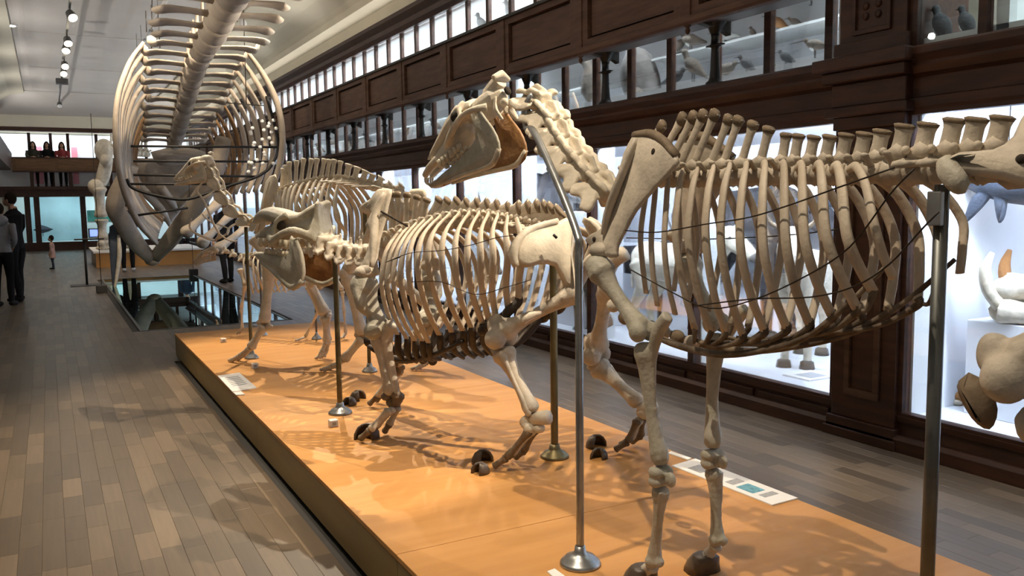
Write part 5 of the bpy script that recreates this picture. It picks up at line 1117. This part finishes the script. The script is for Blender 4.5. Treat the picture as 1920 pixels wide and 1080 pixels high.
# ================================================================== STUFFED ANIMALS IN THE CASES
def beast(name, label, base, az, L, h, m, m2=None, head=(.25, .1), leg=None, horns=None, ears=True, neck=None, tail=.5, bulk=1., cat='stuffed animal', vox=.014, parts=()):
    """quadruped: base = middle of its stance, L body length, h back height"""
    a = math.radians(az); R3 = Matrix.Rotation(-a, 3, 'Z')
    def T(p): return V(base) + R3 @ V(p)
    b = L * .20 * bulk; z = h - b; mb = MB(); lz = z - b * .3
    mb.tube([T(p) for p in ((0, -L * .52, z - b * .1), (0, -L * .42, z), (0, -L * .15, z - b * .08), (0, L * .15, z - b * .08), (0, L * .36, z + b * .02), (0, L * .47, z - b * .1))], (b * .45, b * .92, b * .95, b * 1.05, b * 1.0, b * .6), 12, smooth=2)
    hx = neck or (0, L * .62, h + L * .12)
    mb.tube([T((0, L * .36, z + b * .2)), T(((hx[0]) * .5, lerp(L * .42, hx[1], .55), lerp(z + b * .3, hx[2], .55))), T(hx)], (b * .75, b * .5, head[1] * 1.0), 10, smooth=2)
    hd_ = (hx[0], hx[1] + head[0] * .45, hx[2] - head[0] * .28); mz = (hx[0], hx[1] + head[0], hx[2] - head[0] * .62)
    mb.tube([T(hx), T(hd_), T(mz)], (head[1], head[1] * .86, head[1] * .5), 9, smooth=2); mb.ell(T(hx), head[1] * 1.05)
    r = (leg or L * .05)
    for sx in (-1, 1):
        mb.tube([T(p) for p in ((sx * b * .5, L * .34, z - b * .2), (sx * b * .55, L * .33, lz * .62), (sx * b * .52, L * .35, lz * .46), (sx * b * .5, L * .34, lz * .12), (sx * b * .5, L * .36, .0))], (b * .45, r * 1.25, r * .95, r * .7, r * .95), 8, smooth=2)
        mb.tube([T(p) for p in ((sx * b * .5, -L * .38, z - b * .1), (sx * b * .58, -L * .34, lz * .70), (sx * b * .55, -L * .46, lz * .45), (sx * b * .52, -L * .43, lz * .12), (sx * b * .52, -L * .40, 0))], (b * .62, r * 1.5, r * .95, r * .7, r * .95), 8, smooth=2)
        if ears: mb.tube([T((hx[0] + sx * head[1] * .7, hx[1] - .0, hx[2] + head[1] * .6)), T((hx[0] + sx * head[1] * 1.5, hx[1] - .02, hx[2] + head[1] * 1.3))], (head[1] * .35, head[1] * .1), 6)
    if tail: mb.tube([T((0, -L * .5, z + b * .2)), T((0, -L * .60, z - b * .4)), T((0, -L * .60, z - b * .5 - tail * L * .4))], (.022, .016, .02), 6, smooth=2)
    o = mb.build(name, m, voxel=vox, sm=3); tag(o, label, cat)
    for sx in (-1, 1):
        for yy_ in (L * .36, -L * .40): MB().lathe(T((sx * b * .51, yy_ + r * .15, 0)), [(r * 1.25, 0), (r * 1.05, r * 1.1), (r * .7, r * 1.3)], 9).build('hoof', 'hoof', o)
        MB().ell(T((hx[0] + sx * head[1] * .82, hx[1] + head[0] * .25, hx[2] - head[0] * .02)), head[1] * .14, nu=6, nv=4).build('eye', 'eye', o)
        if horns:
            pts = [T((hx[0] + sx * head[1] * p[0], hx[1] + p[1], hx[2] + p[2])) for p in horns[0]]; MB().tube(pts, horns[1], 8, smooth=4).build('horn', horns[2], o)
    if m2: MB().ell(T(mz), (head[1] * .55, head[1] * .5, head[1] * .45)).build('muzzle', m2, o)
    return o
fz = .215
beast('white_cattle', 'cream coloured cow standing left of the pilaster in the lit case', (5.40, 4.92, fz), -122, .88, .92, 'fur_cream', 'fur_grey', head=(.30, .10), leg=.05, horns=([(.6, 0, .08), (1.5, .02, .12), (1.9, .06, .2)], (.022, .016, .005), 'bone_tip'))
beast('white_cattle', 'cream cow behind the middle ribs of the horse', (5.25, 6.35, fz), 172, 1.0, .95, 'fur_cream', 'fur_grey', head=(.28, .10), leg=.05, neck=(0, .62, 1.0))
beast('horned_buffalo', 'black buffalo with wide grey horns in the lit case', (6.02, 6.25, fz), 178, 1.3, 1.46, 'fur_dark', 'fur_grey', head=(.34, .14), leg=.075, bulk=1.25, neck=(0, .80, 1.22), horns=([(.6, 0, .10), (1.8, -.05, .06), (3.2, -.10, .10), (3.9, -.08, .26)], (.05, .045, .032, .008), 'slate'))
beast('dark_antelope', 'small dark antelope at the back of the case behind the horse leg', (5.6, 7.5, fz), 160, .8, .86, 'fur_dark', None, head=(.2, .065), leg=.034, horns=([(.5, 0, .05), (.7, -.05, .2), (.9, -.02, .34)], (.014, .010, .004), 'hoof'))
beast('brown_antelope', 'slim brown antelope with thin legs behind the horse elbow', (4.80, 7.15, fz), 5, .62, .66, 'fur_tan', None, head=(.17, .055), leg=.026)
beast('black_bear', 'bulky dark bear on the high shelf behind the neck pole', (5.62, 8.95, 1.05), 5, 1.35, .84, 'fur_dark', 'fur_grey', head=(.30, .13), leg=.09, bulk=1.3, tail=0, neck=(0, .8, .74))
box_ = lambda nm, a, b, lb: tag(box(nm, a, b, 'case_white', bevel=.006), lb, 'pedestal')
box_('pedestal', (5.2, 8.05, fz), (6.1, 9.75, 1.05), 'white block carrying the dark bear')
box_('pedestal', (4.85, 7.35, fz), (5.35, 8.02, 1.44), 'white block carrying the striped cat')
cat_ = beast('striped_cat', 'small grey striped wild cat on a white block', (5.05, 7.70, 1.44), 8, .42, .26, 'fur_spot', 'feather_white', head=(.10, .048), leg=.026, tail=.6, vox=.009, neck=(0, .27, .26))
for q in range(7): MB().tube([V((5.05 - .075, 7.62 + .035 * q, 1.58)), V((5.05 - .04, 7.62 + .035 * q, 1.68))], (.008, .006), 5).build('stripe', 'fur_dark', cat_)
ka = thing('kangaroo', 'upright grey brown kangaroo behind the horse muzzle in the case', 'stuffed animal', (5.0, 10.3, fz))
mb = MB(); kz = .95
mb.tube([V((5.0, 10.2, kz)) + V(p) for p in ((0, 0, .0), (0, .02, .25), (0, .05, .5), (0, .08, .72), (0, .12, .88), (0, .16, .95))], (.14, .17, .13, .09, .06, .055), 10, smooth=3); mb.ell((5.0, 10.42, kz + .94), (.05, .10, .05)); mb.tube([(5.0, 10.15, kz + .05), (5.0, 9.85, kz - .1), (5.0, 9.5, kz - .3)], (.1, .07, .04), 8, smooth=2)
for sx in (-1, 1): mb.tube([(5 + sx * .04, 10.33, kz + .98), (5 + sx * .06, 10.32, kz + 1.13)], (.03, .008), 7); mb.tube([(5 + sx * .1, 10.2, kz + .1), (5 + sx * .13, 10.38, kz - .1), (5 + sx * .13, 10.25, kz - .6), (5 + sx * .13, 10.5, kz - .72)], (.12, .09, .05, .05), 8, smooth=2); mb.tube([(5 + sx * .08, 10.3, kz + .6), (5 + sx * .1, 10.45, kz + .45)], (.04, .025), 7)
mb.build('body', 'fur_tan', ka, voxel=.014, sm=3)
for sx in (-1, 1): MB().ell((5 + sx * .042, 10.43, kz + .965), .012, nu=6, nv=4).build('eye', 'eye', ka)
# right case: tusked skull on a block, small shell, antlers, hanging grey flippers
box_('pedestal', (4.92, 2.2, fz), (5.5, 3.2, .80), 'white block carrying the tusked skull right of the pilaster')
hs_ = thing('tusked_skull', 'hippopotamus skull with upright orange tusk on a white block', 'skull', (5.15, 2.9, .8))
HSm = Matrix.Translation((5.18, 2.55, .80)) @ Matrix.Rotation(math.radians(14), 4, 'Z')
mb = MB(); mb.tube([(0, -.25, .30), (0, -.05, .33), (0, .15, .27), (0, .35, .22), (0, .5, .20)], (.17, .14, .10, .10, .14), 12, (0, 0, 1), .7, smooth=2)
for k in (-1, 1): mb.tube([(k * .12, -.2, .24), (k * .2, -.08, .26), (k * .18, .06, .24), (k * .1, .18, .22)], (.05, .035, .03, .03), 8, smooth=2); mb.ell((k * .13, .0, .36), (.06, .07, .06)); mb.ell((k * .1, .5, .2), (.07, .08, .07))
mb.xf(HSm).build('cranium', 'bone_pale', hs_, voxel=.014, sm=3)
mb = MB()
for k in (-1, 1): mb.tube([(k * .17, -.25, .2), (k * .18, -.2, .09), (k * .15, .0, .06), (k * .12, .3, .06), (k * .12, .5, .075)], (.05, .085, .065, .06, .085), 9, smooth=2)
mb.tube([(-.12, .5, .07), (0, .53, .06), (.12, .5, .07)], (.07, .06, .07), 9); mb.xf(HSm).build('mandible', 'bone_pale', hs_, voxel=.014, sm=2)
for k in (-1, 1):
    MB().tube([(k * .13, .50, .1), (k * .16, .56, .2), (k * .165, .58, .32), (k * .15, .55, .42)], (.042, .04, .034, .014), 9, smooth=3).xf(HSm).build('tusk', 'feather_rust' if k > 0 else 'tooth', hs_)
    for q in range(6): MB().ell((k * .13, -.05 + .06 * q, .15), (.028, .028, .035)).xf(HSm).build('tooth', 'tooth', hs_)
    MB().ell((k * .15, .02, .33), (.05, .05, .045)).xf(HSm).build('eye_socket', 'hole_shade', hs_)
o = tag(MB().ell((5.08, 3.34, .275), (.04, .045, .03)).lathe((5.08, 3.34, fz), [(.03, 0), (.036, .02), (.03, .05)], 9).build('small_skull', 'feather_rust', voxel=.006, sm=2), 'small brown topped shell on the case floor', 'shell'); MB().ell((5.06, 3.335, .235), (.03, .03, .02)).build('base', 'bone_pale', o)
dl = thing('hanging_porpoise', 'blue grey porpoise model with two drooping flippers, hung behind the pelvis', 'animal model', (5.1, 3.1, 1.6))
MB().tube([(5.15, 3.72, 1.86), (5.12, 3.4, 1.74), (5.1, 3.1, 1.66), (5.1, 2.7, 1.66), (5.1, 2.3, 1.7)], (.03, .10, .15, .16, .10), 12, smooth=3).build('body', 'slate', dl)
for p in ([(1838, 358), (1868, 352), (1852, 378), (1830, 402), (1806, 421), (1812, 395), (1822, 370)], [(1862, 362), (1888, 358), (1888, 390), (1882, 412), (1872, 418), (1866, 395)]): MB().plate([at_x(x, y, 5.02) for x, y in p], .03, smooth=2).build('flipper', 'slate', dl)
MB().tube([(5.1, 3.1, 1.8), (5.1, 3.1, 2.1)], .003, 5).build('hanging_wire', 'wire', dl)
an = thing('pale_antler', 'pale branching antler fixed inside the right case', 'antler', (5.1, 3.6, 1.2))
for p in ([(1715, 490), (1732, 480), (1745, 466), (1752, 440), (1752, 408)], [(1745, 466), (1756, 436)], [(1732, 480), (1722, 470)], [(1715, 490), (1722, 500), (1735, 502)]): MB().tube([at_x(x, y, 4.75) for x, y in p], [.012] * (len(p) - 1) + [.005], 7, smooth=3 if len(p) > 2 else 0).build('tine', 'bone_pale', an)
# ---- birds
def bird(label, base, L, face, m, belly=None, bill=.25, legs=.25, pose=35, neck=.25, group='mounted birds in the gallery cases'):
    t = thing('mounted_bird', label, 'bird', base, group); a = math.radians(face); d = V((math.sin(a), math.cos(a), 0)); u = V((0, 0, 1)); pr = math.radians(pose); ax = d * math.cos(pr) + u * math.sin(pr)
    lz = L * legs; c = V(base) + u * (lz + L * .20)
    MB().tube([c - ax * L * .55, c - ax * L * .3, c - ax * L * .05, c + ax * L * .15, c + ax * L * .28], (L * .03, L * .09, L * .17, L * .15, L * .07), 9, smooth=2).build('body', m, t)
    hd_ = c + ax * L * .26 + u * L * neck + d * L * .06; MB().tube([c + ax * L * .2, lerp(c + ax * L * .2, hd_, .6), hd_, hd_ + d * L * .06], (L * .09, L * .07, L * .085, L * .04), 8, smooth=2).build('head', m, t)
    MB().tube([hd_ + d * L * .07, hd_ + d * L * (.07 + bill) - u * L * bill * .12], (L * .025, L * .006), 6).build('bill', 'beak', t)
    if belly: MB().ell(c + ax * L * .02 + d * L * .05 - u * L * .03, (L * .13, L * .13, L * .17)).build('breast', belly, t)
    sd = d.cross(u)
    for k in (-1, 1): MB().tube([c - u * L * .1 + sd * k * L * .05, V(base) + sd * k * L * .05, V(base) + sd * k * L * .05 + d * L * .06], (L * .018, L * .014, L * .012), 5).build('leg', 'beak', t)
    return t
GZ = 2.58
def gb(px, x=5.2, z=GZ): p = at_x(px, 100, x); return (x, p.y, z)
for px, x, z, L, f, m, bl, bi, lg, ps, nk, lb in [
    (1300, 5.2, GZ, .30, -20, 'feather_brown', None, .30, .28, 40, .22, 'brown long-billed bird on the case floor left of the black column'),
    (1265, 5.2, GZ, .26, 170, 'feather_dark', None, .2, .15, 15, .1, 'dark low bird at the left edge of the bird window'),
    (1295, 5.45, 2.935, .26, -20, 'feather_brown', 'feather_white', .15, .2, 15, .15, 'pale-bellied dove on the upper glass shelf'),
    (1272, 5.45, 2.935, .22, 170, 'feather_brown', None, .15, .2, 25, .12, 'small brown bird turned right beside the dove'),
    (1360, 5.5, 2.93, .22, -20, 'feather_white', 'feather_white', .3, .2, 12, .1, 'white grey wader at the left end of the white shelf'),
    (1411, 5.5, 2.93, .13, 0, 'feather_brown', None, .15, .2, 60, .1, 'tiny brown bird standing alone on the white shelf'),
    (1362, 5.2, GZ, .24, 170, 'feather_brown', None, .15, .1, 10, .08, 'brown bird crouching low right of the black column'),
    (1400, 5.2, GZ, .19, -30, 'feather_dark', None, .15, .2, 40, .12, 'small dark bird on the floor under the white shelf'),
    (1458, 5.5, 2.93, .20, -30, 'feather_rust', None, .25, .2, 35, .15, 'rust orange bird on the white shelf'),
    (1489, 5.5, 2.93, .14, -30, 'feather_brown', None, .2, .2, 25, .1, 'small brown bird right of the rust orange bird'),
    (1474, 5.2, GZ, .17, -20, 'feather_dark', None, .15, .2, 35, .1, 'small dark bird below the rust orange bird'),
    (1528, 5.2, GZ, .20, -25, 'feather_brown', 'feather_white', .45, .35, 15, .1, 'long-billed snipe by the right edge of the bird window'),
    (1447, 5.3, GZ, .13, -20, 'feather_brown', None, .15, .2, 40, .1, 'tiny bird half hidden by the window post'),
    (1519, 5.5, 3.10, .22, -30, 'feather_white', None, .45, .1, -30, .1, 'white long-billed bird hung above the shelf')]:
    b = gb(px, x, z); bird(lb, b, L * 1.2, f, m, bl, bi, lg, ps, nk)
    if z == 3.10: MB().tube([V(b) + V((0, 0, .1)), (b[0], b[1], 3.25)], .002, 5).build('hanging_wire', 'wire', bpy.data.objects[-1] if False else [q for q in C.objects if q.get('label') == lb][0])
for px, m, bl, lb, L in ((1716, 'feather_dark', None, 'dark hunched seabird in the upper right case', .27), (1766, 'feather_dark', 'feather_white', 'tall black and white auk in the middle of the upper right case', .30), (1812, 'feather_dark', 'feather_white', 'slim black and white auk right of the tall one', .25)):
    p = at_x(px, 70, 4.70); bird(lb, (4.70, p.y, 2.48), L, 10 if px > 1730 else -160, m, bl, .10, .05, 62, .14)
sl = tag(MB().tube([(5.3, 6.9, 2.5), (5.3, 7.0, 2.75), (5.28, 7.05, 2.95), (5.25, 7.1, 3.06)], (.16, .20, .16, .05), 12, smooth=3).build('mounted_seal', 'fur_grey'), 'large grey seal bust behind the iron column', 'stuffed animal'); MB().tube([(5.2, 6.9, 2.6), (5.05, 6.75, 2.58)], (.08, .02), 8).build('flipper', 'feather_brown', sl)
hb_ = tag(MB().tube([(5.3, 7.75, 2.58), (5.3, 7.85, 2.75), (5.28, 7.9, 3.0), (5.25, 8.0, 3.1), (5.22, 8.1, 3.08)], (.04, .13, .06, .045, .01), 9, smooth=3).build('mounted_heron', 'feather_brown'), 'tall brown heron left of the grey seal bust', 'bird')
rn = random.Random(4)
for k in range(22):
    y = 9.6 + 1.05 * k + rn.random() * .4; bird('bird in the distant part of the right gallery cases', (5.2, y, GZ), rn.uniform(.25, .5), rn.choice((-20, 170)), rn.choice(('feather_dark', 'feather_brown', 'feather_white')), None, .2, .2, rn.uniform(10, 55), .2, 'distant birds of the right gallery')
for k in range(8):
    x = -.1 + .33 * k; bird('tiny bird on the shelf of the far end gallery', (x, YE + 1.05, 3.03), rn.uniform(.28, .4), rn.choice((90, -90)), rn.choice(('feather_dark', 'feather_brown')), 'feather_white', .2, .25, rn.uniform(15, 60), .2, 'birds of the far gallery')
for k, y in enumerate((8.1, 9.4, 10.15, 11.0)): bird('bird seen over the parapet in the upper gallery windows', (5.55, y, 3.92), .42, -20, 'feather_dark', None, .15, .1, 55, .15, 'birds above the parapet')
# ---- far showcases: ray, pictures, screen
ry = tag(MB().plate([(-.62 + .2, 35.15, .78), (-.25, 35.1, .92), (.08, 35.15, .78), (.12, 35.15, .74), (-.2, 35.05, .62), (-.5, 35.15, .74)], .05, smooth=2).build('hanging_ray', 'slate'), 'grey ray with spread wings in the far blue case', 'stuffed fish'); MB().tube([(-.2, 35.05, .65), (-.2, 35.0, .5)], (.02, .005), 6).build('tail', 'slate', ry)
o = tag(box('sea_picture', (1.28, YE + .95, 1.0), (2.55, YE + .98, 1.42), 'green_print', bevel=.004), 'wide green underwater picture in the far case', 'picture'); box('frame', (1.26, YE + .975, .98), (2.57, YE + .985, 1.44), 'case_white', o)
o = thing('screen', 'small lit screen with blue picture in the far case', 'screen', (1.5, YE + .9, .5)); box('casing', (1.28, YE + .88, .40), (1.82, YE + .94, .74), 'black_edge', o, bevel=.01); box('display', (1.33, YE + .872, .44), (1.77, YE + .882, .70), 'screen', o)
# ---- barrier post and cable weights
po = thing('barrier_post', 'thin dark barrier post with a small sign by the glass floor', 'post', (.60, 18.8, 0)); MB().tube([(.60, 18.8, .01), (.60, 18.8, .92)], .022, 10).build('post', 'iron', po); MB().box((.3, 18.55, 0), (.9, 19.05, .012)).build('foot', 'iron', po, smooth=False); MB().box((.42, 18.7, .90), (.95, 18.9, .925)).build('sign', 'iron', po, smooth=False)
for px, py, lb in ((191, 549, 'black cable weight at the near left rim of the glass floor'), (363, 516, 'black cable weight at the far right rim of the glass floor')):
    q = at_z(px, py, 0); o = tag(MB().box((q.x - .09, q.y - .09, 0), (q.x + .09, q.y + .09, .14)).build('cable_weight', 'black_edge', smooth=False, bevel=.01), lb, 'weight'); MB().tube([(q.x, q.y, .14), (q.x, q.y, 3.2)], .006, 5).build('cable', 'wire', o)
# ---- labels and little cards on the plinth
def card(label, px, lines=(), name='label_plate', pics=()):
    P = [at_z(x, y, ZP) for x, y in px]; c = sum(P, V()) / 4
    t = thing(name, label, 'label', (c.x, c.y, ZP)); MB().prism([p + V((0, 0, .0005)) for p in P], (0, 0, .006)).build('board', 'paper', t, smooth=False)
    def Q(u_, v_): return lerp(lerp(P[0], P[1], u_), lerp(P[3], P[2], u_), v_) + V((0, 0, .0068))
    for (u0, u1, v0, v1, m_) in lines: MB().prism([Q(u0, v0), Q(u1, v0), Q(u1, v1), Q(u0, v1)], (0, 0, .0006)).build('print', m_, t, smooth=False)
tl = [(.35, .95, .12 + .11 * k, .17 + .11 * k, 'print_grey') for k in range(6)]
card('white text plate at the left edge of the plinth', ((408, 706), (449, 700), (481, 728), (436, 736)), [(.2, .8, .2 + .1 * k, .24 + .1 * k, 'print_grey') for k in range(6)])
card('small pink tinted card below the white text plate', ((437, 737), (452, 735), (459, 741), (443, 742)))
card('long white picture plate at the right edge of the plinth', ((1260, 875), (1304, 862), (1496, 936), (1448, 949)), [(.2, .7, .12, .26, 'print_grey'), (.25, .75, .50, .58, 'print_grey'), (.2, .7, .62, .78, 'print_blue'), (.25, .8, .82, .88, 'print_grey'), (.25, .8, .30, .36, 'print_grey')])
card('narrow white strip card before the long picture plate', ((1252, 851), (1258, 848), (1297, 861), (1290, 864)))
card('white card corner at the foot of the steel pole', ((1026, 1074), (1040, 1069), (1062, 1085), (1045, 1092)))
for px, py, lb in ((419, 642, 'tiny white number cube at the far left of the plinth'), (478, 690, 'tiny white number cube beside the camel forefoot'), (625, 799, 'white number cube in front of the bronze pole')):
    q = at_z(px, py, ZP); MBo = MB().box((q.x - .025, q.y - .025, ZP), (q.x + .025, q.y + .025, ZP + .04)).build('number_cube', 'white_plastic', smooth=False, bevel=.004); tag(MBo, lb, 'number cube'); MB().box((q.x - .012, q.y - .0258, ZP + .01), (q.x + .012, q.y - .025, ZP + .03)).build('print', 'print_grey', MBo, smooth=False)
q = at_z(1522, 706, fz); o = tag(MB().box((q.x - .16, q.y - .12, fz), (q.x + .14, q.y + .14, fz + .012)).build('case_label', 'paper', smooth=False), 'grey label plate on the case floor before the cow', 'label'); MB().box((q.x - .1, q.y - .08, fz + .012), (q.x + .08, q.y + .08, fz + .0128)).build('print', 'print_grey', o, smooth=False)
# ---- ceiling lamps
tr = thing('lamp_track', 'dark ceiling track with small spot lamps over the left aisle', 'lamp track', (.55, 24, 5.2)); MB().box((.53, 15.5, 5.02), (.57, 33, 5.06)).build('rail', 'lamp_body', tr, smooth=False)
for k in range(7): MB().tube([(.55, 16 + 2.8 * k, 5.06), (.55, 16 + 2.8 * k, 5.3)], .008, 6).build('hanger', 'lamp_body', tr)
for k, (y, tx, ty, g) in enumerate(((17.0, 1.6, 14.5, 'lamp_glow'), (19.6, .9, 17.5, 'lamp_glow'), (20.5, .2, 18.5, 'lamp_glow'), (22.9, .9, 20, 'lamp_glow'), (24.2, .6, 21, 'lamp_glow'), (31.8, .5, 29, 'lamp_white'))):
    t = thing('spot_lamp', ['nearest spot lamp on the left ceiling track, pointing right', 'second bright spot lamp along the left ceiling track', 'third spot lamp along the left ceiling track, close to the second', 'fourth bright spot lamp along the left ceiling track', 'fifth spot lamp along the left ceiling track', 'farthest pale spot lamp on the left ceiling track'][k], 'lamp', (.55, y, 4.95), 'spot lamps on the left ceiling track')
    d = (V((tx, ty, 2.5)) - V((.55, y, 4.9))).normalized(); c = V((.55, y, 4.90))
    MB().tube([(.55, y, 5.02), (.55, y, 4.93)], .015, 7).build('stem', 'lamp_body', t); MB().lathe(c - d * .06, [(.05, 0), (.07, .03), (.085, .16), (.085, .18)], 12, d).build('housing', 'lamp_body', t); MB().lathe(c + d * .12, [(.075, 0), (.075, .006)], 12, d).build('bulb', g, t)
o = tag(MB().box((.40, 26.2, 4.86), (.70, 26.5, 5.0)).build('projector_box', 'lamp_body', smooth=False, bevel=.01), 'dark box hanging between the lamps of the left track', 'projector'); MB().tube([(.55, 26.35, 5.0), (.55, 26.35, 5.3)], .01, 6).build('stem', 'lamp_body', o)
lb_ = thing('light_bar', 'pale suspended light bar left of the whale spine', 'light bar', (1.93, 18, 4.9)); MB().tube([(1.90, 15.0, 4.9), (1.945, 21.1, 4.9)], .035, 8).build('tube', 'lamp_white', lb_)
for k in range(6): MB().tube([(1.92, 15.5 + k, 4.93), (1.92, 15.5 + k, 5.3)], .005, 5).build('hanger', 'lamp_body', lb_); MB().box((1.885, 15.7 + k, 4.86), (1.96, 15.85 + k, 4.88)).build('clip', 'steel', lb_, smooth=False)
for (x, y), lb in (((-.43, 20.6), 'bright round downlight in the ceiling at upper left'), ((-.53, 32.2), 'small downlight in the far left ceiling')):
    t = thing('downlight', lb, 'lamp', (x, y, 5.27)); MB().lathe((x, y, 5.27), [(.11, 0), (.11, .03)], 14).build('rim', 'lamp_white', t); MB().lathe((x, y, 5.262), [(.08, 0), (.08, .01)], 14).build('bulb', 'lamp_glow_cool', t)
for (x, y), lb in (((3.0, 14.0), 'twin spot lamp right of the whale spine'),):
    p = at_y(445, 47, 15.5); t = thing('spot_lamp', lb, 'lamp', p); 
    for dx in (-.1, .1): MB().lathe(p + V((dx, 0, 0)), [(.03, .1), (.06, .06), (.06, -.06)], 10).build('housing', 'lamp_white', t); MB().lathe(p + V((dx, 0, -.07)), [(.05, 0), (.05, .008)], 10).build('bulb', 'lamp_glow_cool', t)
    MB().tube([p + V((0, 0, .05)), V((p.x, p.y, 5.3))], .01, 6).build('stem', 'lamp_body', t)
